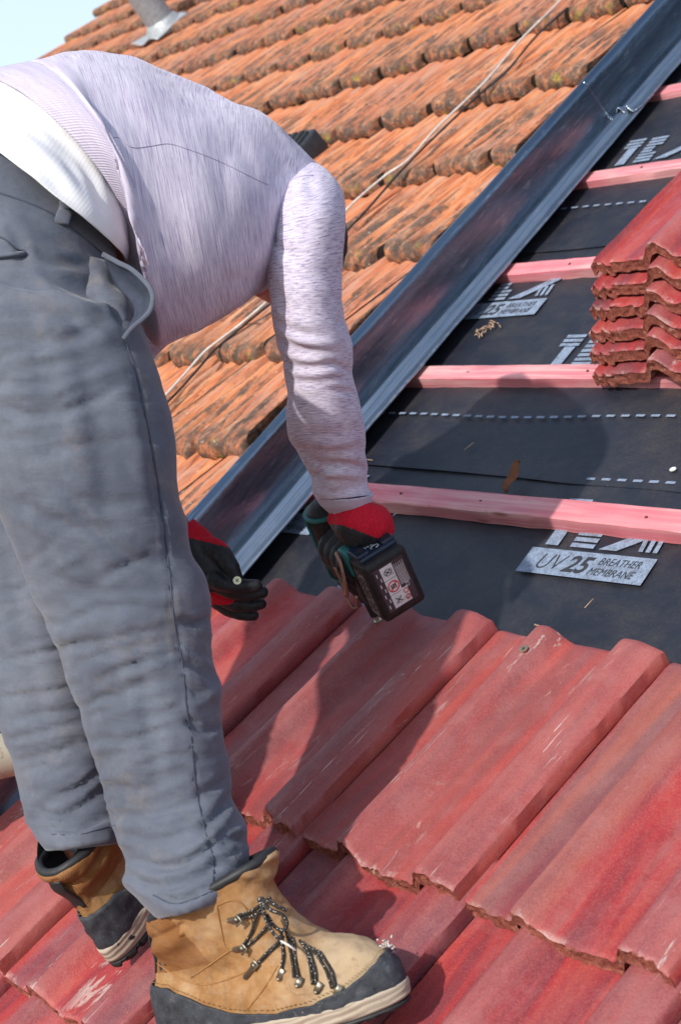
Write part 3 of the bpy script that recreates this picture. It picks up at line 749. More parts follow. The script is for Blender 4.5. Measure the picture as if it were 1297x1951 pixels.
# ---------------------------------------------------------------- things on the old roof
# white cable and black cable
def cable(name, px, r, mat, label, k=0.10, tail=None):
    P = np.array([rgt(p[:2], p[2] if len(p) > 2 else k) for p in px]); P = catmull(P, 10)
    mb = MB(); mb.tube(P, r, 8); o = mb.build(name, mat, None, RM); tag(o, label, 'cable', 'two cables lying over the old roof'); return o
cable('roof_cable', [(1128, -70), (1067, 0, .11), (992, 75, .11), (933, 145, .11), (890, 188, .11), (831, 244, .11), (777, 304, .11), (729, 338, .11), (659, 400, .11), (600, 470), (545, 540), (500, 582, .12), (455, 620), (415, 650), (388, 672), (350, 715), (316, 752), (250, 815), (200, 870)], 0.0027, M_white, 'thin white cable running diagonally down over the old orange tiles')
cable('roof_cable', [(1080, 15), (1020, 70, .10), (965, 135, .10), (915, 178, .10), (860, 230, .10), (800, 288, .10), (755, 335, .095), (735, 358, .095), (700, 398, .09), (660, 440, .09), (600, 500), (540, 560), (503, 588, .1), (455, 628), (412, 664), (380, 700), (340, 745), (300, 785), (240, 850)], 0.0028, M_black, 'thin black cable just right of the white one across the old tiles')
# square vent box
c0 = rgt((558, 300), 0.09)
mb = MB(); h = np.array([.075, .066, .033])
mb.box((0, 0, 0), h, 0, .008)
mb.box((0, 0, .036), (.062, .050, .006), 0, .003)
mv = mb.build('box_body', M_vent, None, None)
vb = empty('roof_vent', RM @ T3(c0) @ Matrix.Rotation(0.05, 4, 'Z'))
bpy.data.objects.remove(mv)
mb.build('vent_body', M_vent, vb, RM @ T3(c0) @ Matrix.Rotation(0.05, 4, 'Z') @ Matrix.Rotation(.15, 4, 'X'), True, 40)
mb2 = MB()
for i in range(4): mb2.box((-.045 + .03 * i, 0, .044), (.010, .045, .003), 0, .001)
mb2.build('vent_louvre', M_black, vb, RM @ T3(c0) @ Matrix.Rotation(0.05, 4, 'Z') @ Matrix.Rotation(.15, 4, 'X'), True, 40)
tag(vb, 'small dark grey square vent box set in the old roof behind the shoulder', 'roof vent')
# soil pipe with lead slate near the far verge
c1 = rgt((316, 55), 0.08)
fl = empty('vent_pipe', RM @ T3(c1))
mb = MB(); mb.tube([(0, 0, -.05), (0.0, 0, .2), (0.0, 0, .60)], .070, 28); mb.tube([(0, 0, .55), (0, 0, .62)], .077, 28)
mb.build('pipe', M_grey, fl, RM @ T3(c1) @ Matrix.Rotation(-.1, 4, 'Y'), True, 40)
mb = MB(); gx = np.linspace(-.12, .10, 16); gy = np.linspace(-.13, .09, 16)
V = [(x, y, .012 + .01 * math.sin(x * 35) + .006 * math.sin(y * 21 + x * 9)) for y in gy for x in gx]
mb.add(V, [(j * 16 + i, j * 16 + i + 1, (j + 1) * 16 + i + 1, (j + 1) * 16 + i) for j in range(15) for i in range(15)])
fo = mb.build('lead_flashing', M_lead, fl, RM @ T3(c1), True); fo.modifiers.new('t', 'SOLIDIFY').thickness = .003
mb = MB(); mb.tube([(0, 0, -.01), (0, 0, .03), (0, 0, .05)], [.10, .088, .074], 24); mb.build('collar', M_lead, fl, RM @ T3(c1), True, 40)
tag(fl, 'grey vent pipe with pale lead flashing near the far edge of the old roof', 'vent pipe')

# ---------------------------------------------------------------- loose things
def screw(P, ax, label, name='screw', parent=None, ln=.03, grp=None):
    ax = np.array(ax, float); ax /= np.linalg.norm(ax); mb = MB()
    mb.tube([P, P + ax * .0012, P + ax * .0024], [.0025, .0058, .0058], 16)
    mb.tube([P - ax * ln, P - ax * ln * .9, P], [.0004, .0018, .002], 8)
    for a in (0, PI / 2):
        t = np.cross(ax, [0.3, 0.9, 0.1]); t /= np.linalg.norm(t); s = np.cross(ax, t); d = math.cos(a) * t + math.sin(a) * s; e = np.cross(ax, d)
        mb.box(P + ax * .0025, (.003, .0006, .0003), 1, 0, [d, e, ax])
    o = mb.build(name, [M_screw, M_black], parent, RM, True, 40)
    if label: tag(o, label, 'screw', grp)
    return o
screw(rgt((998, 1238), .0140) , (0, 0, 1), 'round brass coloured screw head on the roll of a red tile by the membrane')
# leaf, chips and straws on the membrane
lp = rgt((967, 925), -.04)
V = [];
for i in range(9):
    t = i / 8; w = .011 * math.sin(PI * min(1, t * .9 + .08)) ** .7
    for s in (-1, 0, 1): V.append((s * w + .004 * t, t * .05, .004 + .022 * t + abs(s) * .006 + .003 * math.sin(t * 9)))
F = [(i * 3 + j, i * 3 + j + 1, i * 3 + j + 4, i * 3 + j + 3) for i in range(8) for j in range(2)]
o = mk('dry_leaf', V, F, M_leaf, None, RM @ T3(lp + np.array([0, -.01, -.012]))); o.modifiers.new('t', 'SOLIDIFY').thickness = .0006
tag(o, 'curled rust brown leaf caught behind the lowest bare batten', 'leaf')
mb = MB(); mb.sphere((0, 0, 0), (.0055, .0042, .0028)); tag(mb.build('pebble', M_chip, None, RM @ T3(rgt((1281, 894), -.045)) @ Matrix.Rotation(.6, 4, 'Z')), 'small white chip on the membrane at the right edge of the photo', 'chip')
for pts, lab in [(((1018, 1190), (1040, 1197), (1052, 1203)), 'thin pinkish twig lying against the head of a red tile'),
                 (((883, 858), (902, 843)), 'short pale straw on the dark membrane above the lowest bare batten'),
                 (((1113, 1158), (1130, 1140)), 'short pale straw on the membrane below the printed bar'),
                 (((748, 983), (756, 977)), 'tiny white splinter on the membrane just below the lowest batten'),
                 (((696, 875), (710, 877)), 'small pink splinter on the membrane beside the sleeve')]:
    z = -.046 if 'twig' not in lab else .0
    P = np.array([rgt(p, z) for p in pts]); mb = MB(); mb.tube(P, .0007 if 'twig' not in lab else .0014, 6)
    tag(mb.build('straw' if 'straw' in lab else 'twig' if 'twig' in lab else 'splinter', M_chip if 'white' in lab else M_straw, None, RM), lab, 'debris')
# tufts of fibre near the gutter
rs = np.random.RandomState(2); mb = MB()
for i in range(26):
    t = rs.rand(); c = rgt((912 + 38 * t, 640 - 24 * t), -.046) + np.array([rs.normal(0, .005), rs.normal(0, .004), abs(rs.normal(0, .003))])
    d = rs.normal(0, .008, 3); d[2] = abs(d[2]) * .3; mb.tube([c, c + d * .5 + [0, 0, .003], c + d], .0011, 5)
tag(mb.build('straw_wisp', M_straw, None, RM), 'small wisp of tan fibres on the membrane beside the gutter', 'debris')

# ================================================================ THE WORKER
from mathutils.bvhtree import BVHTree
def ring(Tp, Bp, d, hd, off=(0, 0), n=96, ex=1.0, ddT=0.0):
    """closed ring through two silhouette pixels at view distance d, half depth hd; off moves its near side"""
    mx, my = (Tp[0] + Bp[0]) / 2, (Tp[1] + Bp[1]) / 2
    C = cpt(mx, my, d); A = cpt(Tp[0], Tp[1], d + ddT) - C
    B2 = cpt(Bp[0], Bp[1], d - ddT) - C
    vd = C - CAM_POS; vd /= np.linalg.norm(vd)
    o = cpt(mx + off[0], my + off[1], d) - C
    D = -vd * hd + o
    th = np.linspace(0, 2 * PI, n, endpoint=False); c = np.cos(th); s = np.sin(th)
    c = np.sign(c) * np.abs(c) ** ex; s = np.sign(s) * np.abs(s) ** ex
    return C + np.where(c > 0, c, 0)[:, None] * A + np.where(c < 0, -c, 0)[:, None] * B2 + s[:, None] * D
def loft(rings, m=10, cap=True):
    R_ = np.array(rings); n = R_.shape[1]
    P = catmull(R_.reshape(len(R_), -1), m).reshape(-1, n, 3); k = len(P)
    V = P.reshape(-1, 3); F = [(j * n + i, (j + 1) * n + i, (j + 1) * n + (i + 1) % n, j * n + (i + 1) % n) for j in range(k - 1) for i in range(n)]
    uv = np.array([(i / n, j / (k - 1)) for j in range(k) for i in range(n)])
    if cap:
        b = len(V); V = np.vstack([V, P[0].mean(0), P[-1].mean(0)]); uv = np.vstack([uv, [[.5, 0], [.5, 1]]])
        F += [(i, (i + 1) % n, b) for i in range(n)] + [((k - 1) * n + (i + 1) % n, (k - 1) * n + i, b + 1) for i in range(n)]
    return V, F, uv
def normals(V, F):
    me = bpy.data.meshes.new('t'); me.from_pydata(V.tolist(), [], [list(map(int, f)) for f in F]); me.update()
    a = np.empty(len(V) * 3); me.vertex_normals.foreach_get('vector', a); bpy.data.meshes.remove(me); return a.reshape(-1, 3)
def orient(V, F):
    """make the faces look outwards"""
    V = np.asarray(V); c = V.mean(0); s = 0
    for f in F[::7]:
        p = V[list(f)]; nn = np.cross(p[1] - p[0], p[2] - p[0]); s += nn @ (p.mean(0) - c)
    return [tuple(f)[::-1] for f in F] if s < 0 else F
def remesh(parts, vox, smooth=3):
    """join closed shapes into one continuous surface"""
    V = []; F = []
    for v, f in parts:
        n = len(V); f = orient(v, f); V += [tuple(p) for p in v]; F += [tuple(int(i) + n for i in q) for q in f]
    me = bpy.data.meshes.new('t'); me.from_pydata(V, [], F); o = bpy.data.objects.new('t', me); COL.objects.link(o)
    md = o.modifiers.new('r', 'REMESH'); md.mode = 'VOXEL'; md.voxel_size = vox; md.adaptivity = 0
    if smooth: ms = o.modifiers.new('s', 'SMOOTH'); ms.factor = 0.5; ms.iterations = smooth
    dg = bpy.context.evaluated_depsgraph_get(); dg.update()
    m2 = bpy.data.meshes.new_from_object(o.evaluated_get(dg))
    n = len(m2.vertices); a = np.empty(n * 3); m2.vertices.foreach_get('co', a); V = a.reshape(-1, 3)
    F = [tuple(p.vertices) for p in m2.polygons]
    bpy.data.objects.remove(o); bpy.data.meshes.remove(me); bpy.data.meshes.remove(m2)
    return V, F
def segdist(px, py, line):
    """distance in pixels to a polyline and the position along it"""
    best = np.full(len(px), 1e9); tt = np.zeros(len(px)); L = np.array(line, float)
    n = len(L) - 1
    for i in range(n):
        a, b = L[i], L[i + 1]; ab = b - a; t = np.clip(((px - a[0]) * ab[0] + (py - a[1]) * ab[1]) / (ab @ ab), 0, 1)
        d = np.hypot(px - a[0] - t * ab[0], py - a[1] - t * ab[1]); m = d < best; best = np.where(m, d, best); tt = np.where(m, (i + t) / n, tt)
    return best, tt
def folds(V, F, strokes):
    """press folds into cloth: (polyline, half width in photo pixels, depth in metres)"""
    N = normals(V, F); px, py, d = w2px(V); view = CAM_POS - V; view /= np.linalg.norm(view, axis=1)[:, None]
    face = sstep(-0.15, 0.35, (N * view).sum(1)); D = np.zeros(len(V))
    for line, w, h in strokes:
        line = np.asarray(catmull([(x, y, 0) for x, y in line], 4))[:, :2] if len(line) > 2 else line
        x0, y0 = np.min(line, 0) - 3 * w; x1, y1 = np.max(line, 0) + 3 * w
        m = np.where((px > x0) & (px < x1) & (py > y0) & (py < y1))[0]
        if not len(m): continue
        dd, t = segdist(px[m], py[m], line); tap = np.sin(PI * np.clip(t * .92 + .04, 0, 1)) ** 0.7
        D[m] += h * tap * (np.exp(-(dd / w) ** 2) - 0.35 * np.exp(-((dd - 1.8 * w) / w) ** 2))
    D = .0075 * np.tanh(D / .0075)
    return V - N * (D * face)[:, None]
def bvh_of(V, F): return BVHTree.FromPolygons([Vector(v) for v in V], [tuple(map(int, f)) for f in F])
def onsurf(bvh, px, py, lift=0.001, dflt=1.7):
    dr = cpt(px, py, 1.0) - CAM_POS; dr /= np.linalg.norm(dr)
    h = bvh.ray_cast(Vector(CAM_POS), Vector(dr))
    if h[0] is None:
        return cpt(px, py, dflt), -dr
    return np.array(h[0]) + np.array(h[1]) * lift, np.array(h[1])
def seam(name, bvh, line, r, mat, parent, m=6, lift=0.0, n=6):
    P = catmull([(x, y, 0) for x, y in line], m); Q = []; last = None
    for x, y, _ in P:
        h = onsurf(bvh, x, y, lift)
        Q.append(h[0])
    Q = np.array(Q)
    # drop jumps
    mb = MB(); mb.tube(Q, r, n); return mb.build(name, mat, parent)

# ---- cloth materials
def m_sweater(name, rib=False):
    g = G(name); tc = g.n('ShaderNodeTexCoord'); uvo = tc.outputs['UV']
    def uvm(sx, sy, lx=0.0):
        mp = g.n('ShaderNodeMapping'); g.l(uvo, mp.inputs[0]); mp.inputs['Scale'].default_value = (sx, sy, 1); mp.inputs['Location'].default_value = (lx, lx, 0); return mp.outputs[0]
    s1 = g.noise(uvm(22, 330), 1.0, 4, 0.62, 0.25)
    s2 = g.noise(uvm(60, 520, 7), 1.0, 3, 0.7)
    base = g.ramp(g.noise(uvm(3, 5, 3), 1.0, 3), (0.3, (0.56, 0.49, 0.62)), (0.7, (0.66, 0.60, 0.71)))
    col = g.mix(g.ramp(s1, (0.52, 0.0), (0.59, 0.5), (0.72, 0.9)), base, (0.22, 0.17, 0.31))
    col = g.mix(g.ramp(s2, (0.54, 0.0), (0.64, 0.55)), col, (0.30, 0.25, 0.38))
    col = g.mix(g.ramp(s1, (0.34, 0.7), (0.47, 0.0)), col, (0.80, 0.77, 0.82))
    wv = g.wave(uvm(0, 1), 150, 0.6, 2, 'Y', 3.0)
    b = g.bump(g.noise(uvm(500, 500), 1.0, 2), 0.35, 0.0007)
    b = g.bump(s1, 0.10, 0.0004, b)
    if rib:
        rb = g.wave(uvm(1, 0), 75 if rib == 1 else 30, 0.0, 0, 'X')
        col = g.mix(g.ramp(rb, (0.1, 0.22), (0.6, 0.0)), col, (0.40, 0.36, 0.47))
        b = g.bump(rb, 0.4, 0.0015, b)
    return g.fin(col, 0.9, 0, b, 0.15, 0.25)
def m_tee():
    g = G('white_jersey'); tc = g.n('ShaderNodeTexCoord'); mp = g.n('ShaderNodeMapping'); g.l(tc.outputs['UV'], mp.inputs[0]); mp.inputs['Scale'].default_value = (1, 0, 1)
    rb = g.wave(mp.outputs[0], 60, 0.0, 0, 'X')
    col = g.mix(g.ramp(rb, (0.0, 0.10), (0.5, 0.0)), (0.80, 0.79, 0.80), (0.66, 0.63, 0.68))
    return g.fin(col, 0.9, 0, g.bump(rb, 0.12, 0.0006), 0.1, 0.2)
def m_trouser():
    g = G('grey_work_cotton'); c = g.co('Object')
    col = g.ramp(g.noise(c, 5.5, 6, 0.62), (0.32, (0.085, 0.094, 0.124)), (0.5, (0.118, 0.130, 0.165)), (0.68, (0.152, 0.165, 0.202)))
    worn = g.ramp(g.noise(c, 14, 6, 0.7), (0.46, 0.0), (0.72, 0.45))
    col = g.mix(worn, col, (0.215, 0.23, 0.27))
    mud = g.ramp(g.noise(g.co('Object', (1, 1, 1.0)), 9.5, 7, 0.75, 0.5), (0.53, 0.0), (0.70, 0.42))
    col = g.mix(mud, col, (0.25, 0.20, 0.155))
    fz = g.noise(c, 520, 3, 0.7)
    col = g.mix(g.ramp(fz, (0.35, 0.25), (0.6, 0.0)), col, (0.09, 0.10, 0.13))
    cr = g.noise(g.co('Object', (9, 9, 42), 0, (0.12, 0.2, 0)), 1.0, 5, 0.62, 1.4)
    col = g.mix(g.ramp(cr, (0.42, 0.12), (0.52, 0.0)), col, (0.06, 0.065, 0.09))
    b = g.bump(fz, 0.45, 0.0007); b = g.bump(cr, 0.28, 0.004, b)
    return g.fin(col, 0.92, 0, b, 0.12, 0.25)
M_sw = m_sweater('lilac_heather_knit'); M_rib = m_sweater('lilac_rib_knit', 1); M_cuff = m_sweater('lilac_cuff_knit', 2); M_tee = m_tee(); M_tr = m_trouser()
M_seam = m_plain('dark_seam', (0.06, 0.065, 0.09), 0.9); M_swseam = m_plain('lilac_seam', (0.42, 0.37, 0.49), 0.9)
M_lining = m_plain('dark_pocket_lining', (0.045, 0.055, 0.085), 0.9)
M_skin = m_plain('reddened_skin', (0.50, 0.17, 0.13), 0.5, 0, 30, 0.15); M_hair = m_plain('brown_hair', (0.05, 0.03, 0.02), 0.7, 0, 200, 0.5, 0.8, 0.003)
M_gl = m_plain('black_nitrile', (0.017, 0.018, 0.021), 0.5, 0, 160, 0.5, 0.5, 0.0012, 0.4); M_gr = m_plain('red_glove_knit', (0.56, 0.012, 0.03), 0.85, 0, 300, 0.25, 0.5, 0.001, 0.2)
M_sock = m_plain('grey_sock', (0.27, 0.29, 0.35), 0.9, 0, 300, 0.4, 0.5)

person = empty('person', Matrix.Translation(Vector(cpt(500, 1960, 1.72))))
tag(person, 'roofer in lilac sweater and grey trousers bending down over the red tiles', 'person')

# ---- trousers
nl = [  # near leg: left px, right px, depth, half depth
    ((296, 1758), (436, 1712), 1.655, .070), ((284, 1734), (452, 1692), 1.660, .071), ((262, 1704), (463, 1668), 1.670, .071), ((234, 1680), (472, 1645), 1.680, .071), ((240, 1640), (469, 1606), 1.690, .070), ((222, 1598), (468, 1572), 1.698, .070),
    ((206, 1535), (444, 1530), 1.708, .069), ((190, 1470), (437, 1478), 1.710, .070), ((166, 1408), (427, 1420), 1.712, .073), ((152, 1350), (417, 1360), 1.716, .076),
    ((134, 1306), (419, 1308), 1.718, .080), ((118, 1258), (404, 1258), 1.72, .083), ((94, 1205), (400, 1200), 1.72, .085), ((60, 1125), (398, 1118), 1.72, .088),
    ((24, 1042), (368, 1050), 1.72, .092), ((-2, 985), (357, 990), 1.72, .096), ((-28, 920), (343, 935), 1.72, .10), ((-55, 840), (338, 838), 1.725, .106),
    ((-80, 750), (320, 755), 1.73, .110), ((-98, 670), (300, 690), 1.735, .113), ((-110, 600), (276, 632), 1.74, .113), ((-112, 520), (255, 585), 1.745, .105)]
pel = [((-150, 760), (262, 745), 1.86, .19), ((-175, 640), (268, 650), 1.865, .205), ((-180, 520), (262, 606), 1.87, .212), ((-165, 400), (250, 556), 1.875, .208),
       ((-140, 310), (236, 520), 1.88, .198), ((-112, 240), (226, 492), 1.885, .187), ((-92, 196), (222, 468), 1.89, .176)]
fl_ = [((88, 1622), (232, 1604), 1.855, .066), ((80, 1606), (237, 1588), 1.86, .067), ((66, 1588), (242, 1566), 1.87, .067), ((48, 1556), (240, 1540), 1.885, .066), ((36, 1500), (225, 1490), 1.89, .068), ((26, 1448), (215, 1432), 1.895, .070), ((0, 1385), (200, 1372), 1.90, .074),
       ((-25, 1300), (188, 1285), 1.91, .08), ((-50, 1200), (175, 1185), 1.92, .085), ((-80, 1060), (160, 1040), 1.94, .09), ((-108, 900), (140, 895), 1.96, .10), ((-130, 760), (130, 760), 1.97, .11), ((-150, 640), (110, 640), 1.98, .11)]
parts = [loft([ring(a, b, d, h) for a, b, d, h in L], 8)[:2] for L in (nl, pel, fl_)]
V, F = remesh(parts, 0.0055, 4)
Q = (V - CAM_POS) @ CW     # camera axes, used only as a convenient metric frame for cloth noise
px, py, dd = w2px(V)
N = normals(V, F)
def rn(P, seed): return 1 - np.abs(fbm(P, seed, 3, .5)) * 1.5
lowk = sstep(900, 1250, py)
w1 = rn(np.stack([Q[:, 0] * 5, (Q[:, 1] + .28 * Q[:, 0]) * 15, Q[:, 2] * 5], 1), 11) * (0.0018 + 0.0022 * lowk)
w2 = fbm(np.stack([Q[:, 0] * 9, (Q[:, 1] + .15 * Q[:, 0]) * 34, Q[:, 2] * 9], 1), 31, 2) * 0.0011
hemk = sstep(1560, 1690, py) * .5 + 1
V = V + N * ((w1 - .002) * hemk + w2)[:, None]
LF = [([(40, 560), (90, 760), (110, 960)], 26, .005), ([(150, 640), (190, 820), (215, 1000)], 24, .005), ([(230, 700), (262, 850), (280, 1000)], 16, -.004), ([(150, 1020), (200, 1180), (235, 1330)], 20, .004), ([(255, 1200), (285, 1380), (300, 1540)], 18, .004), ([(0, 1000), (40, 1200), (90, 1400)], 20, .004), ([(100, 900), (180, 1010), (300, 1100)], 10, .005), ([(90, 1080), (170, 1150), (290, 1170)], 9, .004)]
rsf = np.random.RandomState(12); RF = []
def legx(y): return np.interp(y, [500, 985, 1205, 1350, 1470, 1600, 1700], [-60, 0, 94, 152, 190, 222, 262]), np.interp(y, [500, 640, 838, 1050, 1200, 1420, 1570, 1660, 1700], [230, 276, 338, 365, 400, 427, 462, 470, 455])
for q in range(95):
    y0 = rsf.uniform(560, 1690) if q < 40 else rsf.uniform(1060, 1690); a, b = legx(y0); u_ = rsf.uniform(0, 1); ln = rsf.uniform(50, 150); x0 = a + (b - a) * u_
    if x0 > 300 and y0 < 1150 and rsf.rand() < .5: continue
    sl = rsf.normal(-.22, .18) if u_ < .75 else rsf.normal(.25, .3)
    bow = rsf.uniform(-10, 14); RF.append(([(x0 - ln / 2, y0 - sl * ln / 2), (x0, y0 + bow), (x0 + ln / 2, y0 + sl * ln / 2)], rsf.uniform(4.5, 9), rsf.uniform(.0012, .0030) * (1 if rsf.rand() < .75 else -.8)))
for q in range(30):
    y0 = rsf.uniform(1060, 1590); a = np.interp(y0, [1060, 1385, 1570], [-60, 10, 55]); b = np.interp(y0, [1060, 1300, 1590], [30, 125, 215]); x0 = rsf.uniform(a, b); ln = rsf.uniform(40, 110); sl = rsf.normal(-.2, .12)
    RF.append(([(x0 - ln / 2, y0 - sl * ln / 2), (x0, y0 + rsf.uniform(-6, 8)), (x0 + ln / 2, y0 + sl * ln / 2)], rsf.uniform(4, 8), rsf.uniform(.0012, .0030)))
ST = [([(0, 770), (60, 792), (150, 775), (235, 735)], 11, .007), ([(10, 745), (90, 750), (230, 700)], 14, -.004), ([(0, 640), (120, 650), (215, 600)], 16, .005), ([(30, 700), (140, 690)], 14, .004),
      ([(60, 870), (150, 850), (280, 830)], 14, .003), ([(20, 950), (120, 1000), (230, 1010)], 16, .004), ([(100, 930), (200, 960), (300, 940)], 14, .003),
      ([(180, 1110), (250, 1075), (318, 1060)], 12, .004), ([(120, 1100), (190, 1130), (330, 1120)], 12, .004), ([(125, 1190), (220, 1150), (330, 1165)], 10, .005),
      ([(110, 1230), (190, 1222), (330, 1195)], 9, .006), ([(150, 1262), (215, 1240), (330, 1215)], 9, .006), ([(180, 1300), (230, 1275), (340, 1240)], 8, .007),
      ([(150, 1345), (200, 1330), (280, 1300)], 8, .005), ([(160, 1366), (230, 1345), (345, 1320)], 8, .004), ([(172, 1410), (240, 1408), (330, 1385)], 8, .006),
      ([(340, 1180), (372, 1190), (400, 1175)], 9, .008), ([(345, 1255), (380, 1275), (412, 1300)], 10, .008), ([(352, 1370), (385, 1392), (418, 1385)], 10, .011), ([(360, 1345), (400, 1330), (416, 1300)], 12, -.006),
      ([(370, 1520), (410, 1500), (434, 1480)], 11, .006), ([(385, 1580), (420, 1545), (440, 1510)], 11, .007), ([(255, 1640), (330, 1652), (400, 1615), (455, 1560)], 10, .010), ([(220, 1590), (300, 1600), (395, 1570)], 10, .006),
      ([(240, 1665), (300, 1690), (380, 1668), (450, 1620)], 10, .011), ([(285, 1700), (340, 1716), (400, 1690)], 8, .008), ([(215, 1550), (280, 1556), (370, 1530)], 10, .005), ([(200, 1500), (270, 1500), (360, 1470)], 12, .004),
      ([(250, 1470), (320, 1440), (370, 1430)], 12, .004), ([(400, 1640), (440, 1600), (468, 1600)], 9, .008),
      ([(0, 1260), (60, 1248), (130, 1235)], 8, .006), ([(10, 1410), (60, 1400), (150, 1378)], 7, .006), ([(30, 1450), (90, 1440), (150, 1418)], 6, .006), ([(35, 1470), (80, 1458), (160, 1430)], 6, .005), ([(90, 1520), (150, 1500), (200, 1460)], 9, .008),
      ([(70, 1540), (120, 1555), (210, 1500)], 9, .009), ([(90, 1575), (150, 1578), (215, 1545)], 8, .009), ([(0, 1330), (90, 1320), (160, 1300)], 8, .005), ([(20, 1370), (70, 1362), (150, 1345)], 8, .004), ([(60, 1200), (110, 1190), (20, 1180)], 10, .004), ([(0, 1120), (50, 1130)], 10, .004),
      ([(25, 440), (40, 470), (45, 500)], 14, .006), ([(70, 480), (110, 500), (165, 505)], 12, .007), ([(60, 520), (110, 560), (200, 600)], 14, -.006), ([(165, 470), (200, 500), (225, 560)], 10, .006), ([(170, 540), (205, 560), (235, 620)], 9, .008), ([(190, 520), (225, 545), (250, 590)], 9, .007), ([(60, 590), (120, 600), (180, 640)], 12, .005)]
ST += [([(237, 643), (262, 720), (285, 830), (303, 930), (315, 1020), (325, 1110), (333, 1190), (347, 1260), (356, 1350), (366, 1420), (373, 1500), (390, 1580), (407, 1640), (405, 1700)], 4, .0035)]
V = folds(V, F, [(a, b * .8, c * 1.0) for a, b, c in ST] + LF + RF)
trousers = mk('trousers', V, F, M_tr, person)
bt = bvh_of(V, F)
seam('side_seam', bt, [(237, 643), (262, 720), (285, 830), (303, 930), (315, 1020), (325, 1110), (333, 1190), (347, 1260), (356, 1350), (366, 1420), (373, 1500), (390, 1580), (407, 1640), (405, 1690)], .0011, M_seam, trousers)
seam('waistband_seam', bt, [(-40, 352), (0, 368), (50, 385), (100, 408), (150, 445), (200, 487), (232, 520)], .0012, M_seam, trousers)
# rear pocket welt
mb = MB(); P = np.array([onsurf(bt, x, y, .001)[0] for x, y in ((-40, 492), (-10, 490), (20, 487), (47, 484))]); mb.tube(P, .0062, 10, 0, True, ((0, 0, 1), .45)); mb.build('rear_pocket_welt', M_tr, trousers)
seam('rear_pocket_seam', bt, [(-20, 448), (8, 455), (30, 474), (48, 478), (50, 492)], .0012, M_seam, trousers)
# belt loop
P = np.array([onsurf(bt, x, y, .004)[0] for x, y in ((128, 384), (124, 398), (119, 412), (114, 428))])
mb = MB(); mb.tube(P, .0085, 12, 0, True, (tuple(CAM_POS - P[0]), .35)); mb.build('belt_loop', M_tr, trousers)
# gaping front pocket: a bag of lining and a curled edge
edge = [(196, 484, 1.70), (225, 500, 1.685), (252, 514, 1.675), (278, 538, 1.665), (291, 562, 1.66), (287, 590, 1.655), (272, 608, 1.65), (252, 625, 1.645), (236, 645, 1.64)]
inner = [(196, 486, 1.72), (210, 520, 1.72), (226, 548, 1.715), (243, 568, 1.71), (256, 585, 1.70), (256, 600, 1.69), (250, 612, 1.68), (242, 628, 1.67), (236, 646, 1.65)]
E_ = catmull([cpt(*e) for e in edge], 6); I_ = catmull([cpt(*e) for e in inner], 6)
V = []; F = []; nb = 8
for i in range(len(E_)):
    for j in range(nb):
        t = j / (nb - 1); p = E_[i] * (1 - t) + I_[i] * t; vd = p - CAM_POS; vd /= np.linalg.norm(vd)
        V.append(p + vd * .018 * math.sin(PI * t) * math.sin(PI * i / len(E_)))
F = [(i * nb + j, i * nb + j + 1, (i + 1) * nb + j + 1, (i + 1) * nb + j) for i in range(len(E_) - 1) for j in range(nb - 1)]
po = mk('pocket_lining', V, F, M_lining, trousers); po.modifiers.new('t', 'SOLIDIFY').thickness = .001
mb = MB(); mb.tube(E_, .0026, 12, 0, True, (tuple(CAM_POS - E_[20]), .5)); mb.build('pocket_edge', M_tr, trousers)
# cloth bulging out of the pocket mouth
rb_ = [ring(a, b, d, h) for a, b, d, h in [((150, 495), (214, 495), 1.755, .03), ((148, 530), (234, 538), 1.75, .043), ((152, 560), (252, 574), 1.742, .052), ((168, 590), (262, 604), 1.733, .050), ((188, 622), (256, 632), 1.718, .038), ((214, 646), (244, 654), 1.70, .016)]]
Vb, Fb, _ = loft(rb_, 8); Vb = Vb + normals(Vb, Fb) * ((1 - np.abs(fbm(Vb * 26, 5, 2))) * .008 - .004)[:, None]
mk('pocket_bag', Vb, orient(Vb, Fb), M_tr, trousers)
# hem stitch lines
seam('hem_stitch', bt, [(292, 1705), (330, 1722), (372, 1712), (420, 1690), (452, 1672)], .0008, M_seam, trousers)
seam('hem_stitch', bt, [(100, 1590), (150, 1590), (190, 1580), (220, 1572)], .0008, M_seam, trousers)

# ---- undershirt
tee = [((-70, 150), (225, 455), 1.90, .160, (55, -45)), ((-85, 180), (236, 474), 1.895, .178, (34, -26)), ((-95, 212), (240, 490), 1.89, .196, (22, -28)), ((-105, 240), (238, 500), 1.885, .206, (8, -20))]
V, F, uv = loft([ring(a, b, d, h, o, 160, .92) for a, b, d, h, o in tee], 16, False)
V = V + normals(V, F) * (fbm(V * 14, 77, 3) * .003)[:, None]
V = folds(V, F, [([(60, 220), (110, 260), (150, 320)], 12, .004), ([(40, 260), (100, 310), (170, 400)], 12, -.004), ([(130, 270), (175, 340), (205, 430)], 9, .004)])
o = mk('undershirt', V, F, M_tee, person, None, True, None, None, uv); o.modifiers.new('t', 'SOLIDIFY').thickness = .0015

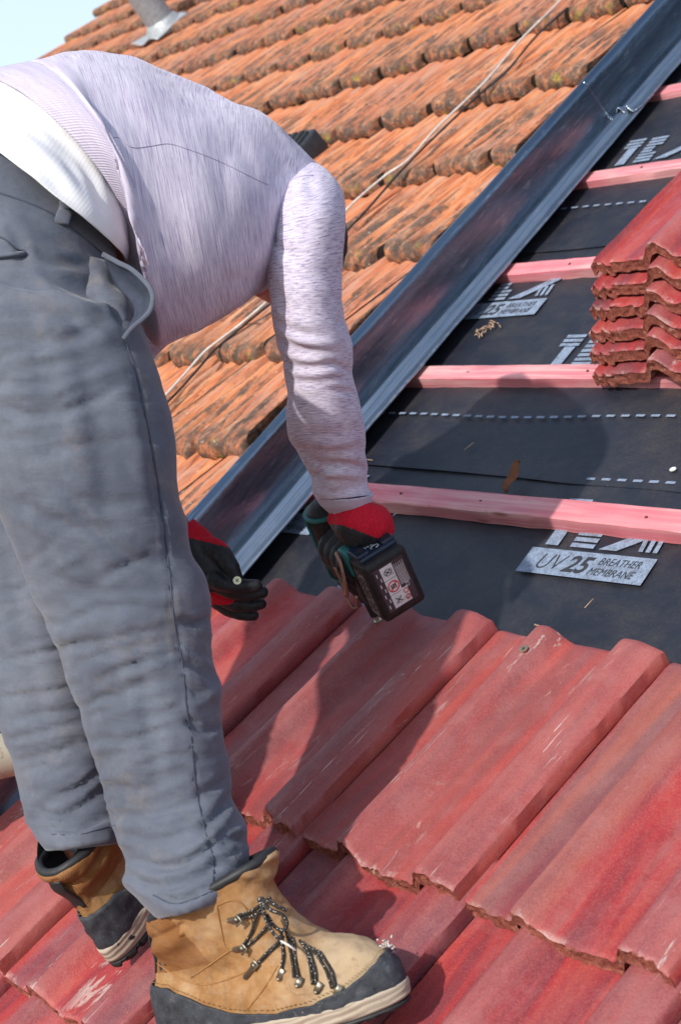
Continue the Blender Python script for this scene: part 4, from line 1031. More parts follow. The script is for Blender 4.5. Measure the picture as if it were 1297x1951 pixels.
# ---- sweater body
sw = [((14, 139), (246, 540), 1.90, .191, (78, -58)), ((42, 122), (252, 560), 1.90, .194, (66, -50)), ((80, 109), (268, 600), 1.905, .198, (46, -36)), ((120, 101), (278, 640), 1.91, .200, (28, -20)), ((165, 98), (300, 662), 1.92, .200, (18, -10)),
      ((215, 105), (340, 645), 1.935, .198, (8, 0)), ((270, 121), (380, 631), 1.95, .196), ((330, 149), (420, 614), 1.965, .194), ((385, 176), (455, 598), 1.98, .192), ((440, 195), (485, 578), 2.00, .188),
      ((490, 214), (508, 556), 2.02, .180), ((533, 243), (530, 520), 2.04, .168), ((575, 278), (556, 480), 2.06, .148), ((608, 306), (588, 430), 2.07, .115), ((625, 335), (606, 395), 2.075, .06)]
V, F, uv = loft([ring(q[0], q[1], q[2], q[3], q[4] if len(q) > 4 else (0, 0), 200, .96) for q in sw], 14)
Q = (V - CAM_POS) @ CW; N = normals(V, F)
ek = sstep(0.0, .10, uv[:, 1]) ; V = V + N * (ek * (fbm(np.stack([Q[:, 0] * 13 - Q[:, 1] * 3, Q[:, 1] * 5, Q[:, 2] * 8], 1), 3, 3) * .0045 + (1 - np.abs(fbm(np.stack([Q[:, 0] * 9 - Q[:, 1] * 2, Q[:, 1] * 4, Q[:, 2] * 6], 1), 8, 2)) * 1.6) * .005))[:, None]
SS = [([(205, 268), (225, 262), (252, 281), (290, 278), (320, 274), (350, 282), (400, 300), (440, 318), (480, 338), (510, 352)], 3.5, .0022), ([(300, 150), (330, 230), (345, 330)], 16, .007), ([(355, 170), (395, 240), (410, 330), (400, 430)], 14, .006), ([(420, 200), (460, 260), (485, 330)], 12, .006), ([(250, 150), (290, 210), (300, 260)], 12, .006), ([(360, 420), (385, 520), (390, 600)], 14, .005), ([(262, 215), (290, 280), (305, 340)], 16, -.010), ([(210, 190), (232, 230), (252, 290), (262, 340)], 9, .004), ([(300, 180), (318, 240), (325, 300)], 12, .008),
      ([(262, 320), (278, 360), (295, 400), (290, 460)], 10, .006), ([(318, 270), (322, 380), (318, 470), (300, 620)], 7, .007), ([(330, 260), (335, 380), (332, 500)], 10, -.004), ([(265, 430), (278, 520), (275, 600)], 9, .005), ([(300, 400), (305, 480), (290, 600)], 8, .004),
      ([(350, 200), (380, 260), (400, 300)], 14, .004), ([(400, 215), (440, 270), (470, 320)], 14, .004), ([(470, 330), (490, 410), (505, 480)], 9, .006), ([(455, 370), (480, 450), (500, 520)], 9, .005), ([(430, 400), (455, 480), (490, 545)], 12, .007),
      ([(505, 420), (500, 470), (508, 520)], 9, .009), ([(520, 280), (510, 340), (505, 400)], 12, .006), ([(540, 300), (525, 350), (512, 400)], 8, -.004), ([(395, 420), (420, 520), (450, 570)], 14, .004), ([(90, 140), (150, 180), (200, 240)], 9, .005), ([(50, 150), (110, 190), (170, 260)], 9, -.004),
      ([(140, 130), (190, 165), (225, 215)], 10, -.005)]
rsf = np.random.RandomState(21); RS = []
for q in range(38):
    x0 = rsf.uniform(150, 500); top = np.interp(x0, [100, 300, 500], [110, 140, 225]); bot = np.interp(x0, [250, 500], [630, 560]); y0 = rsf.uniform(top + 30, bot - 40); ln = rsf.uniform(60, 190); sl = rsf.normal(.18, .14)
    RS.append(([(x0 - sl * ln / 2, y0 - ln / 2), (x0 + rsf.uniform(-8, 10), y0), (x0 + sl * ln / 2, y0 + ln / 2)], rsf.uniform(6, 12), rsf.uniform(.0015, .0035) * (1 if rsf.rand() < .7 else -.8)))
V0 = V; V = folds(V, F, [(a, b, c * 1.5) for a, b, c in SS] + RS); V = V0 + (V - V0) * sstep(.03, .13, uv[:, 1])[:, None]
sweater = mk('sweater', V, F, M_sw, person, None, True, None, None, uv)
bs = bvh_of(V, F)
seam('yoke_seam', bs, [(205, 268), (225, 262), (252, 281), (290, 278), (320, 274), (350, 282), (400, 300), (440, 318), (480, 338), (510, 352)], .0005, M_swseam, sweater, 6, -.0002)
0 and seam('yoke_seam', bs, [(320, 278), (321, 330), (320, 400)], .0004, M_swseam, sweater, 6, -.0003)
# ribbed hem band
hb = [((-80, 156), (226, 474), 1.90, .174, (60, -50)), ((-40, 150), (234, 490), 1.90, .184, (68, -56)), ((-8, 143), (240, 515), 1.90, .188, (76, -58)), ((20, 137), (246, 540), 1.90, .186, (80, -58))]
V, F, uv = loft([ring(a, b, d, h, o, 240, .96) for a, b, d, h, o in hb], 8, False)
V = folds(V, F, [([(100, 190), (130, 220)], 9, .003)])
o = mk('rib_hem', V, F, M_rib, sweater, None, True, None, None, uv); o.modifiers.new('t', 'SOLIDIFY').thickness = .002

# ---- near sleeve
ar = [((534, 342), (580, 312), 2.00, .030), ((512, 362), (610, 316), 1.975, .062), ((503, 390), (638, 344), 1.96, .077), ((504, 425), (656, 385), 1.95, .082), ((506, 480), (659, 450), 1.945, .082), ((508, 535), (655, 525), 1.945, .080), ((516, 585), (654, 582), 1.95, .078), ((520, 630), (662, 625), 1.96, .077),
      ((524, 662), (671, 655), 1.97, .077), ((535, 692), (674, 686), 1.98, .075), ((542, 735), (679, 730), 1.995, .073), ((546, 780), (688, 775), 2.01, .072), ((553, 828), (692, 820), 2.03, .068), ((570, 866), (692, 860), 2.05, .062),
      ((586, 895), (701, 890), 2.065, .058), ((594, 915), (700, 906), 2.075, .056), ((594, 935), (702, 926), 2.085, .055), ((602, 952), (709, 944), 2.09, .052)]
V, F, uv = loft([ring(a, b, d, h, (0, 0), 128) for a, b, d, h in ar], 14)
Q = (V - CAM_POS) @ CW; N = normals(V, F)
V = V + N * (fbm(np.stack([Q[:, 0] * 8, (Q[:, 1] - .2 * Q[:, 0]) * 20, Q[:, 2] * 8], 1), 13, 3) * .0036)[:, None]
SA = [([(515, 600), (560, 632), (620, 640)], 10, .005), ([(530, 640), (580, 668), (650, 672)], 10, .006), ([(545, 720), (600, 728), (670, 716)], 9, .004), ([(640, 560), (655, 590), (650, 620)], 8, .004), ([(510, 440), (530, 470), (570, 490)], 10, .004), ([(570, 850), (630, 862), (690, 850)], 8, .005), ([(600, 905), (640, 885), (700, 893)], 8, .009), ([(598, 926), (640, 938), (700, 918)], 8, .003), ([(575, 870), (620, 900), (690, 905)], 8, -.006), ([(560, 850), (600, 880), (650, 870)], 9, .005), ([(548, 800), (600, 830), (680, 820)], 12, .003), ([(530, 680), (580, 700), (660, 690)], 9, .005),
      ([(640, 600), (660, 630), (668, 660)], 7, .004), ([(520, 640), (560, 665), (600, 670)], 9, .005), ([(620, 690), (650, 700), (676, 712)], 7, .005), ([(615, 740), (650, 745), (680, 752)], 7, .004), ([(512, 520), (530, 560), (545, 600)], 9, .004),
      ([(575, 350), (560, 400), (565, 470)], 14, -.004), ([(530, 370), (518, 440), (520, 520)], 9, .005), ([(600, 320), (590, 350), (600, 380)], 9, .003)]
V = folds(V, F, [(a, b, c * .6) for a, b, c in SA])
sleeve = mk('sleeve', V, F, M_sw, sweater, None, True, None, None, uv)
bsl = bvh_of(V, F)
seam('shoulder_seam', bsl, [(520, 388), (530, 366), (548, 348), (572, 337), (596, 334)], .0012, M_swseam, sleeve, 5, -.0002)
cf = [((600, 946), (710, 938), 2.09, .053), ((608, 960), (708, 952), 2.095, .050), ((618, 970), (707, 962), 2.10, .046), ((630, 980), (703, 973), 2.102, .042)]
V, F, uv = loft([ring(a, b, d, h, (8, 10), 128) for a, b, d, h in cf], 8, False)
o = mk('cuff', V, F, M_cuff, sleeve, None, True, None, None, uv); o.modifiers.new('t', 'SOLIDIFY').thickness = .002
# ---- far sleeve, mostly hidden behind the thigh
fa = [((470, 380), (560, 430), 2.20, .07), ((420, 430), (520, 500), 2.22, .07), ((340, 490), (440, 560), 2.24, .065), ((250, 560), (340, 640), 2.25, .06), ((205, 640), (290, 690), 2.25, .058), ((195, 730), (285, 740), 2.24, .055), ((215, 830), (300, 830), 2.23, .05), ((250, 930), (325, 915), 2.22, .045), ((290, 1005), (352, 980), 2.21, .038)]
V, F, uv = loft([ring(a, b, d, h, (0, 0), 64) for a, b, d, h in fa], 10)
mk('sleeve', V, orient(V, F), M_sw, sweater, None, True, None, None, uv)

# ---- body: one continuous skin mesh inside the clothes, with neck and head
def chain(pts, r, n=20, m=6):
    Pc = catmull(np.array([cpt(*p) for p in pts]), m); rr = np.interp(np.linspace(0, 1, len(Pc)), np.linspace(0, 1, len(r)), r)
    q = MB(); q.tube(Pc, rr, n); return np.array(q.v), q.f
def ball(c, r, ax=None):
    q = MB(); q.sphere(c, r, 0, 24, ax); return np.array(q.v), q.f
Hc = cpt(548, 468, 2.27)
crown = CW @ np.array([.25, .42, .87]); crown /= np.linalg.norm(crown)
facd = CW @ np.array([-.42, .88, -.3]); facd -= crown * (facd @ crown); facd /= np.linalg.norm(facd); side = np.cross(crown, facd)
AX = [facd, side, crown]
bp = [chain([(40, 440, 1.90), (250, 400, 1.94), (400, 400, 2.0), (530, 390, 2.07)], [.07, .10, .11, .06]),
      chain([(520, 390, 2.07), (550, 410, 2.14), (565, 450, 2.2)], [.05, .048, .050]),
      ball(Hc, (.088, .070, .098), AX), ball(Hc - crown * .055 + facd * .035, (.058, .052, .055), AX), ball(Hc - crown * .022 + facd * .088, (.014, .012, .022), AX),
      ball(Hc - crown * .062 + facd * .080, (.012, .024, .007), AX), ball(Hc - crown * .088 + facd * .070, (.018, .022, .014), AX),
      ball(Hc + side * .070 - crown * .01, (.018, .007, .030), AX), ball(Hc - side * .070 - crown * .01, (.018, .007, .030), AX),
      ball(Hc + crown * .012 + facd * .074, (.014, .045, .010), AX),
      chain([(530, 400, 2.05), (572, 380, 1.98), (582, 480, 1.95), (595, 660, 1.98), (640, 900, 2.08), (665, 990, 2.10)], [.04, .042, .045, .036, .026, .024]),
      chain([(500, 420, 2.16), (340, 560, 2.24), (235, 680, 2.25), (262, 880, 2.24), (345, 1030, 2.21)], [.05, .042, .034, .028, .024]),
      chain([(60, 620, 1.86), (140, 860, 1.74), (250, 1200, 1.72), (310, 1500, 1.71), (375, 1700, 1.70)], [.09, .08, .055, .038, .022]),
      chain([(20, 620, 1.98), (20, 900, 1.96), (70, 1200, 1.92), (130, 1450, 1.90), (162, 1630, 1.89)], [.09, .08, .055, .04, .024])]
V, F = remesh(bp, 0.006, 3)
body = mk('body', V, F, M_skin, person)
hv = MB(); hv.sphere(Hc + crown * .014 - facd * .012, (.088, .076, .094), 0, 40, AX)
V = np.array(hv.v); V = V + normals(V, hv.f) * (fbm(V * 60, 9, 3) * .003)[:, None]
fm = ((V - Hc) @ facd > .045) & ((V - Hc) @ crown < .05); V = V - np.outer(fm * .03, facd)
mk('hair', V, hv.f, M_hair, person)
mb = MB()
for s_ in (-1, 1):
    mb.sphere(Hc + facd * .080 + side * s_ * .028 - crown * .0, (.006, .010, .006), 0, 12, AX)
mb.build('eyes', M_chip, body)

# ---- boots
M_tan = None
def m_tan():
    g = G('tan_nubuck'); c = g.co('Object'); P = g.sep(c)
    n1 = g.noise(c, 24, 6, 0.7)
    col = g.ramp(n1, (0.3, (0.21, 0.10, 0.036)), (0.5, (0.32, 0.165, 0.065)), (0.7, (0.40, 0.24, 0.115)))
    toe = g.ramp(g.math('ADD', P[0], g.math('MULTIPLY', g.math('SUBTRACT', n1, 0.5), 0.08)), (0.19, 0.0), (0.25, 0.85))
    col = g.mix(toe, col, (0.44, 0.33, 0.21))
    scuff = g.ramp(g.noise(c, 70, 6, 0.75), (0.56, 0.0), (0.68, 0.55))
    col = g.mix(scuff, col, (0.20, 0.13, 0.08))
    dust = g.ramp(g.noise(c, 45, 5, 0.7), (0.5, 0.0), (0.7, 0.4)); col = g.mix(dust, col, (0.46, 0.35, 0.24))
    b = g.bump(g.noise(c, 60, 5, 0.7), 0.5, 0.002); b = g.bump(g.noise(c, 420, 2), 0.3, 0.0005, b)
    return g.fin(col, 0.85, 0, b, 0.2)
def m_cordura():
    g = G('brown_woven_panel'); c = g.co('Object')
    w = g.math('MULTIPLY', g.wave(c, 190, 0.3, 1, 'Z'), g.wave(c, 190, 0.3, 1, 'X'))
    col = g.mix(g.ramp(w, (0.0, 0.0), (0.7, 1.0)), (0.19, 0.075, 0.022), (0.34, 0.155, 0.055))
    col = g.mix(g.ramp(g.noise(c, 30, 5, 0.7), (0.45, 0.0), (0.75, 0.4)), col, (0.38, 0.23, 0.12))
    return g.fin(col, 0.85, 0, g.bump(w, 0.6, 0.001), 0.25)
def m_rand():
    g = G('scuffed_black_rand'); c = g.co('Object')
    col = g.ramp(g.noise(c, 40, 6, 0.75), (0.35, (0.018, 0.020, 0.026)), (0.6, (0.05, 0.055, 0.065)), (0.8, (0.22, 0.20, 0.18)))
    sc = g.ramp(g.noise(c, 95, 6, 0.8), (0.60, 0.0), (0.68, 0.7)); P = g.sep(c)
    col = g.mix(g.math('MULTIPLY', sc, g.ramp(P[0], (0.12, 0.25), (0.26, 1.0))), col, (0.42, 0.39, 0.34))
    return g.fin(col, 0.7, 0, g.bump(g.noise(c, 150, 6, 0.75), 0.6, 0.0018), 0.35)
def m_mid():
    g = G('cream_midsole'); c = g.co('Object')
    w = g.wave(g.co('Object', (1, 1, 1), 0, (0, 0.12, 0)), 42, 3.0, 2, 'Z', 0.8)
    col = g.mix(g.ramp(w, (0.0, 0.45), (0.22, 0.0)), (0.42, 0.35, 0.27), (0.20, 0.15, 0.11))
    col = g.mix(g.ramp(g.noise(c, 50, 5, 0.7), (0.45, 0.0), (0.7, 0.5)), col, (0.34, 0.26, 0.19))
    return g.fin(col, 0.75, 0, g.bump(w, 0.4, 0.002), 0.3)
M_tan = m_tan(); M_cord = m_cordura(); M_rand = m_rand(); M_mid = m_mid(); M_metal = m_plain('eyelet_metal', (0.30, 0.27, 0.21), 0.45, 0.9, 90, 0.3)
def m_lace():
    g = G('speckled_lace'); c = g.co('Object'); v = g.vor(c, 420)
    col = g.mix(g.ramp(v, (0.20, 1.0), (0.27, 0.0)), (0.03, 0.026, 0.024), (0.55, 0.52, 0.45))
    return g.fin(col, 0.8, 0, g.bump(v, 0.6, 0.001), 0.3)
M_lace = m_lace()
def Wd(x, L=.308):
    t = np.clip(x / L, 0, 1); return np.interp(t, [0, .08, .2, .4, .55, .7, .82, .92, 1], [.034, .037, .038, .040, .046, .051, .051, .048, .042])
def foot_ring(zb, zf, xb, xf, ws, n=160, zc=0.0, shaft=0.0, ex=.9, arch=0.0):
    th = np.linspace(0, 2 * PI, n, endpoint=False); c, s = np.cos(th), np.sin(th)
    c = np.sign(c) * np.abs(c) ** ex; s2 = np.sign(s) * np.abs(s) ** ex
    x = (xb + xf) / 2 + (xf - xb) / 2 * c
    w = Wd(x) * (1 - shaft) + shaft * .043
    y = s2 * w * ws
    t = (x - xb) / (xf - xb); z = zb + (zf - zb) * t + zc * np.sin(PI * t) + arch * np.sin(PI * t) * (1 - np.abs(s2)) 
    return np.stack([x, y, z], 1)
UP = [foot_ring(.018, .018, .004, .302, .96), foot_ring(.032, .030, .001, .307, 1.0), foot_ring(.050, .046, .001, .308, 1.0), foot_ring(.066, .062, .002, .303, .97, arch=.004), foot_ring(.080, .076, .004, .290, .90, arch=.010), foot_ring(.090, .084, .007, .270, .82, shaft=.1, arch=.012),
      foot_ring(.100, .090, .009, .248, .78, shaft=.2, arch=.012), foot_ring(.110, .102, .011, .218, .80, shaft=.5, arch=.008), foot_ring(.120, .122, .011, .190, .86, shaft=.8), foot_ring(.131, .142, .008, .170, .94, shaft=1), foot_ring(.143, .162, .003, .158, 1.04, shaft=1),
      foot_ring(.153, .180, -.001, .156, 1.10, shaft=1), foot_ring(.160, .194, -.002, .160, 1.10, shaft=1), foot_ring(.163, .200, .004, .156, 1.02, shaft=1)]
def randtop(x): return np.interp(x, [0, .04, .08, .12, .18, .23, .27, .29, .31], [.086, .083, .066, .047, .040, .043, .050, .058, .068])
def boot(Mx, lean):
    root = person
    V, F, uv = loft([q + np.stack([lean * np.maximum(0, q[:, 2] - .07), q[:, 0] * 0, q[:, 0] * 0], 1) for q in UP], 9, False); n = 160
    if lean < .2: V[:, 2] -= .30 * V[:, 0] * sstep(.10, .17, V[:, 2])
    F = orient(V, F)
    # creases across the vamp, padded collar bulges
    x, y, z = V.T; N = normals(V, F)
    if (N * (V - V.mean(0))).sum() < 0: N = -N
    cr = .0028 * np.sin((x + z * .6) * 230) * np.exp(-((x - .215) / .03) ** 2) * (z > .055) + .0022 * fbm(V * 38, 4, 3)
    pad = .004 * np.exp(-((z - (.118 + .25 * x)) / .010) ** 2) * (x < .10) - .003 * np.exp(-((z - (.132 + .22 * x)) / .004) ** 2) * (x < .11)
    V = V + N * (cr + pad)[:, None]
    mi = []
    for f in F:
        p = V[list(f)].mean(0); cx_ = p[0]; cz_ = p[2]
        cord = (cx_ < .115 - (cz_ - .1) * .1) and cz_ > .098 + .06 * max(0, cx_ - .02) 
        col_ = cz_ > .158 + .225 * cx_ - .0
        strip = .118 < cx_ + (cz_ - .1) * .35 < .150 and cz_ > .1
        mi.append(1 if (cord and not strip) else 0)
    b = mk('boot', V, F, [M_tan, M_cord], root, Mx, True, mi); b.modifiers.new('t', 'SOLIDIFY').thickness = .004; b.modifiers['t'].offset = -1
    # rand strip
    nr = 14; R0 = []
    xs = foot_ring(.03, .03, 0, .307, 1.0)
    for k in range(nr):
        a = k / (nr - 1); row = []
        for i in range(n):
            x_ = xs[i, 0]; zt = float(randtop(x_)) + .0004 * math.sin(i * .9); z_ = .024 + (zt - .024) * a
            row.append((i, z_))
        R0.append(row)
    # evaluate the upper at that height
    G_ = V.reshape(-1, n, 3); Rr = []
    for row in R0:
        pts = []
        for i, z_ in row:
            col_ = G_[:, i]; zz = col_[:, 2]; j = int(np.clip(np.searchsorted(zz, z_), 1, len(zz) - 1)); t = np.clip((z_ - zz[j - 1]) / (zz[j] - zz[j - 1] + 1e-9), 0, 1)
            p = col_[j - 1] * (1 - t) + col_[j] * t; nn = N.reshape(-1, n, 3)[j, i]; pts.append(p + nn * (.0026 if 0 < row[0][1] else 0))
        Rr.append(pts)
    Rr = np.array(Rr); Vr = Rr.reshape(-1, 3); Vr = Vr + .0008 * fbm(Vr * 120, 8, 2)[:, None] * np.sign(Vr - Vr.mean(0))
    Fr = [(j * n + i, j * n + (i + 1) % n, (j + 1) * n + (i + 1) % n, (j + 1) * n + i) for j in range(nr - 1) for i in range(n)]
    r = mk('rubber_rand', Vr, Fr, M_rand, b, Mx); md = r.modifiers.new('t', 'SOLIDIFY'); md.thickness = .0022; md.offset = 0
    # stitch line just above the rand
    top = Rr[-1]; st = MB()
    Nn = top - top.mean(0); Nn[:, 2] = 0; Nn /= np.linalg.norm(Nn, axis=1)[:, None]
    for i in range(0, n, 1):
        p = top[i] + Nn[i] * -.0005 + np.array([0, 0, .0045]); q = top[(i + 1) % n] + Nn[(i + 1) % n] * -.0005 + np.array([0, 0, .0045])
        st.tube([p * .75 + q * .25, p * .25 + q * .75], .0005, 5)
    st.build('stitching', m_st, b, Mx)
    # midsole, outsole
    ms = [foot_ring(.010, .012, .004, .300, .98), foot_ring(.016, .017, -.004, .311, 1.08), foot_ring(.024, .024, -.005, .313, 1.09), foot_ring(.031, .031, -.005, .314, 1.11), foot_ring(.034, .034, -.002, .310, 1.06), foot_ring(.035, .035, .006, .300, .98)]
    Vm, Fm, _ = loft(ms, 5); x = Vm[:, 0]; Vm[:, 2] += .006 * np.exp(-((x - .03) / .05) ** 2) * sstep(.018, .030, Vm[:, 2])
    mk('midsole', Vm, orient(Vm, Fm), M_mid, b, Mx)
    os_ = [foot_ring(.000, .006, .008, .290, .96), foot_ring(.003, .008, -.002, .306, 1.06), foot_ring(.011, .013, -.003, .309, 1.07), foot_ring(.014, .016, .004, .300, 1.0)]
    Vm, Fm, _ = loft(os_, 4)
    lug = (np.sin(Vm[:, 0] * 330) > 0.1) & (Vm[:, 2] < .009); Vm[:, 2] += np.where(lug, .004, 0)
    mk('outsole', Vm, orient(Vm, Fm), M_black, b, Mx)
    # black padded lining edge
    cr_ = V.reshape(-1, n, 3)[-1] if lean < .2 else UP[-1] + np.stack([lean * (UP[-1][:, 2] - .07), UP[-1][:, 0] * 0, UP[-1][:, 0] * 0], 1); lb = MB(); lb.tube(cr_ * np.array([.97, .97, 1]) + np.array([.002, 0, -.001]), .0058, 12, 0, False, None, True); lb.build('collar_lining', M_black, b, Mx)
    inn, Fi, _ = loft([foot_ring(.163, .200, .006, .154, .96, shaft=1) + np.array([lean * .105, 0, 0]), foot_ring(.14, .165, .010, .150, .92, shaft=1) + np.array([lean * .08, 0, 0]), foot_ring(.10, .10, .024, .140, .55, shaft=1)], 5, False)
    mk('boot_lining', inn, Fi, M_black, b, Mx)
    # pull tab at the heel
    tb = MB(); P = catmull([(.010, 0, .098), (.009, 0, .112), (.005, .0, .124), (.000, 0, .138), (.001, 0, .150)], 5) + np.array([0, 0, 0])
    P = P + np.stack([lean * (P[:, 2] - .07), P[:, 0] * 0, P[:, 0] * 0], 1); tb.tube(P, .0095, 10, 0, True, ((1, 0, .1), .22)); tb.build('pull_tab', M_black, b, Mx)
    return b, V, F
m_st = m_plain('tan_thread', (0.30, 0.15, 0.05), 0.8)
# near boot: lies across the slope, toe towards the right of the photo
heel = r2w(rgt((328, 2004), .030)); toe = r2w(rgt((766, 1926), .032))
fw = toe - heel; fw /= np.linalg.norm(fw)
up = .90 * np.array([0, 0, 1.0]) + .10 * (RW @ np.array([0, 0, 1.0])); up -= fw * (up @ fw); up /= np.linalg.norm(up); lat = np.cross(up, fw)
MN = frame(heel, fw, lat, up * .94)
boot1, BV, BF = boot(MN, .42)
# far boot: points up the slope, heel towards us
h2 = r2w(rgt((196, 1850), .030))
fw2 = RW @ np.array([-.44, .89, -.02]); fw2 /= np.linalg.norm(fw2); up2 = RW @ np.array([.02, .05, 1.0]); up2 -= fw2 * (up2 @ fw2); up2 /= np.linalg.norm(up2); lat2 = np.cross(up2, fw2)
MF = frame(h2 + lat2 * -.030 + up2 * .004, fw2, lat2, up2)
boot2, _, _ = boot(MF, .05)
# sock in the far boot
V, F, _ = loft([np.stack([.088 + .030 * np.cos(a), .026 * np.sin(a), np.full(48, z)], 1) for z in (.10, .13, .155, .178) for a in [np.linspace(0, 2 * PI, 48, endpoint=False)]], 4)
mk('sock', V, orient(V, F), M_sock, person, MF); V = V * np.array([1, 1, .85]) + np.stack([.42 * (V[:, 2] - .07), V[:, 0] * 0, V[:, 0] * 0], 1); mk('sock', V, orient(V, F), M_sock, person, MN)
# laces and eyelets of the near boot, placed on the leather itself
A = np.array(MN); BW = BV @ A[:3, :3].T + A[:3, 3]; bb = bvh_of(BW, BF)
def B(px, py, l=.003): return onsurf(bb, px, py, l)[0]
for (x, y) in ((532, 1866), (566, 1880), (603, 1890), (640, 1895)):
    p, nn = onsurf(bb, x, y, .002); q = B(x + 9, y - 18, .003)
    em = MB(); em.tube([p, q], .0036, 10, 0, True, (tuple(nn), .25)); em.sphere(p, .0022, 0, 12); em.build('eyelet', M_metal, boot1)
for (x, y, x2, y2) in ((437, 1752, 452, 1747), (448, 1808, 466, 1803), (470, 1862, 490, 1840)):
    p, nn = onsurf(bb, x, y, .002); em = MB(); em.sphere(p, .0028, 0, 12); q = B(x2, y2, .004); em.tube([p, q, q + nn * .004], .0030, 8, 0, True)
    em.tube([q + nn * .003 + CW @ np.array([0, -.006, 0]), q + nn * .004 + CW @ np.array([.006, 0, 0]), q + nn * .003 + CW @ np.array([0, .006, 0])], .0013, 8); em.build('lace_hook', M_metal, boot1)
lm = MB()
def lace(pts, r=.0016, lift=.0026):
    P = []
    for q in pts:
        if len(q) == 3: P.append(cpt(*q))
        else: P.append(B(q[0], q[1], lift))
    lm.tube(catmull(P, 6), r, 8)
for pts in (((640, 1880), (632, 1850), (618, 1826), (606, 1815)), ((633, 1882), (622, 1850), (604, 1822), (590, 1808)), ((605, 1874), (600, 1848), (590, 1822), (578, 1802)), ((598, 1874), (592, 1845), (583, 1815), (570, 1794)),
            ((570, 1864), (568, 1838), (562, 1806), (556, 1786)), ((560, 1864), (560, 1835), (553, 1800), (546, 1776)), ((538, 1848), (540, 1822), (538, 1796), (534, 1770)), 
            ((492, 1838), (512, 1812), (532, 1795)), ((494, 1834), (522, 1806), (540, 1782)), ((466, 1800), (480, 1775), (488, 1745), (498, 1725)), ((468, 1803), (492, 1786), (516, 1756)), ((454, 1742), (475, 1735), (498, 1722), (512, 1712)), ((454, 1748), (478, 1743), (500, 1735))):
    lace(pts)
# bow: knot and loops hanging in front of the ankle
kd = w2px(B(486, 1712, .006))[2] - .012; k3 = lambda L: [(a, b, kd + c) for a, b, c in L]
lace(k3([(492, 1712, 0), (512, 1718, -.004), (530, 1728, -.006), (546, 1734, -.004)]), .0020)
lace(k3([(498, 1718, 0), (516, 1734, -.008), (536, 1742, -.01), (547, 1758, -.01), (540, 1772, -.008), (524, 1766, -.004), (508, 1742, 0)]), .0020)
lace(k3([(498, 1716, 0), (504, 1745, -.006), (518, 1774, -.012), (534, 1792, -.016)]), .0020)
lm.sphere(cpt(498, 1716, kd), .0042, 0, 12)
lm.build('laces', M_lace, boot1)
mb = MB(); mb.tube([cpt(534, 1792, kd - .016), cpt(550, 1801, kd - .018), cpt(564, 1811, kd - .019)], .0012, 8); mb.build('lace_tip', M_white, boot1)
# torn fibres at the toe
rs = np.random.RandomState(3); mb = MB()
for i in range(26):
    x0, y0 = 738 + rs.normal(0, 8), 1800 + rs.normal(0, 10); p, nn = onsurf(bb, x0, y0, .003, 1.60)
    d = rs.normal(0, 1, 3) * .005 + nn * .001; d *= .35; mb.tube([p, p + d * .6, p + d + [0, 0, .001]], [.0012, .001, .0004], 5)
mb.build('torn_fibres', M_white, boot1)
# seams of the leather panels
for ln in ([(413, 1725), (420, 1760), (428, 1800), (437, 1812)], [(413, 1725), (440, 1715), (462, 1722), (478, 1750), (478, 1790), (455, 1808), (437, 1812), (400, 1838), (365, 1862)], [(530, 1840), (505, 1880), (470, 1925)], [(300, 1835), (340, 1862), (390, 1876), (450, 1860), (488, 1838)]):
    seam('panel_seam', bb, ln, .0009, m_st, boot1, 6, .0003)

# ---- cordless drill
tipP = r2w(rgt((720, 1184), .012))
bv_ = np.array([.82, -.50, .25]); bv_ /= np.linalg.norm(bv_); cv = np.array([.43, .78, .46]); cv -= bv_ * (cv @ bv_); cv /= np.linalg.norm(cv); av = np.cross(cv, bv_)
if av[2] > 0: av = -av
dx, dy, dz = CW @ av, CW @ bv_, CW @ -cv        # x: along the handle to the battery, y: width, z: from bit to rear
if np.dot(np.cross(dx, dy), dz) < 0: dy = -dy
MD = frame(tipP, dx, dy, dz)
M_teal = m_plain('teal_plastic', (0.012, 0.16, 0.16), 0.45); M_dk = m_plain('dusty_black_plastic', (0.011, 0.010, 0.011), 0.55, 0, 120, 0.7, 0.4, 0.0015); M_navy = m_plain('glossy_navy_plastic', (0.012, 0.022, 0.045), 0.28, 0, 40, 0.4, 0.1)
M_lab = m_plain('label_white', (0.62, 0.60, 0.60), 0.5); M_labd = m_plain('label_dark', (0.05, 0.035, 0.045), 0.5); M_lred = m_plain('label_red', (0.55, 0.03, 0.03), 0.5); M_steel = m_plain('bright_steel', (0.55, 0.53, 0.5), 0.3, 0.95)
drill = empty('cordless_drill', MD); tag(drill, 'black and teal cordless drill gripped in a glove, bit on a red tile', 'drill')
mb = MB(); Z = [.074, .080, .10, .13, .16, .19, .205, .213]; RR = [.024, .029, .033, .034, .034, .033, .029, .018]
mb.tube(catmull([(0, 0, z) for z in Z], 4), np.interp(np.linspace(0, 1, 29), np.linspace(0, 1, 8), RR), 32); mb.build('motor_housing', M_dk, drill, MD, True, 40)
mb = MB()
for zz in (.098, .150, .200): mb.tube([(0, 0, zz - .002), (0, 0, zz + .002)], .0355, 32)
mb.tube([(-.005, .0345, .10), (-.005, .0345, .2)], .0022, 8); mb.tube([(-.005, -.0345, .10), (-.005, -.0345, .2)], .0022, 8)
mb.build('housing_trim', M_teal, drill, MD, True, 40)
mb = MB(); mb.tube([(0, 0, .040), (0, 0, .046), (0, 0, .074)], [.010, .014, .022], 24); mb.build('chuck', M_black, drill, MD, True, 40)
mb = MB(); mb.tube([(0, 0, -.004), (0, 0, .004), (0, 0, .004), (0, 0, .012)], [.002, .002, .0035, .0035], 10); mb.build('bit', M_steel, drill, MD, True, 40)
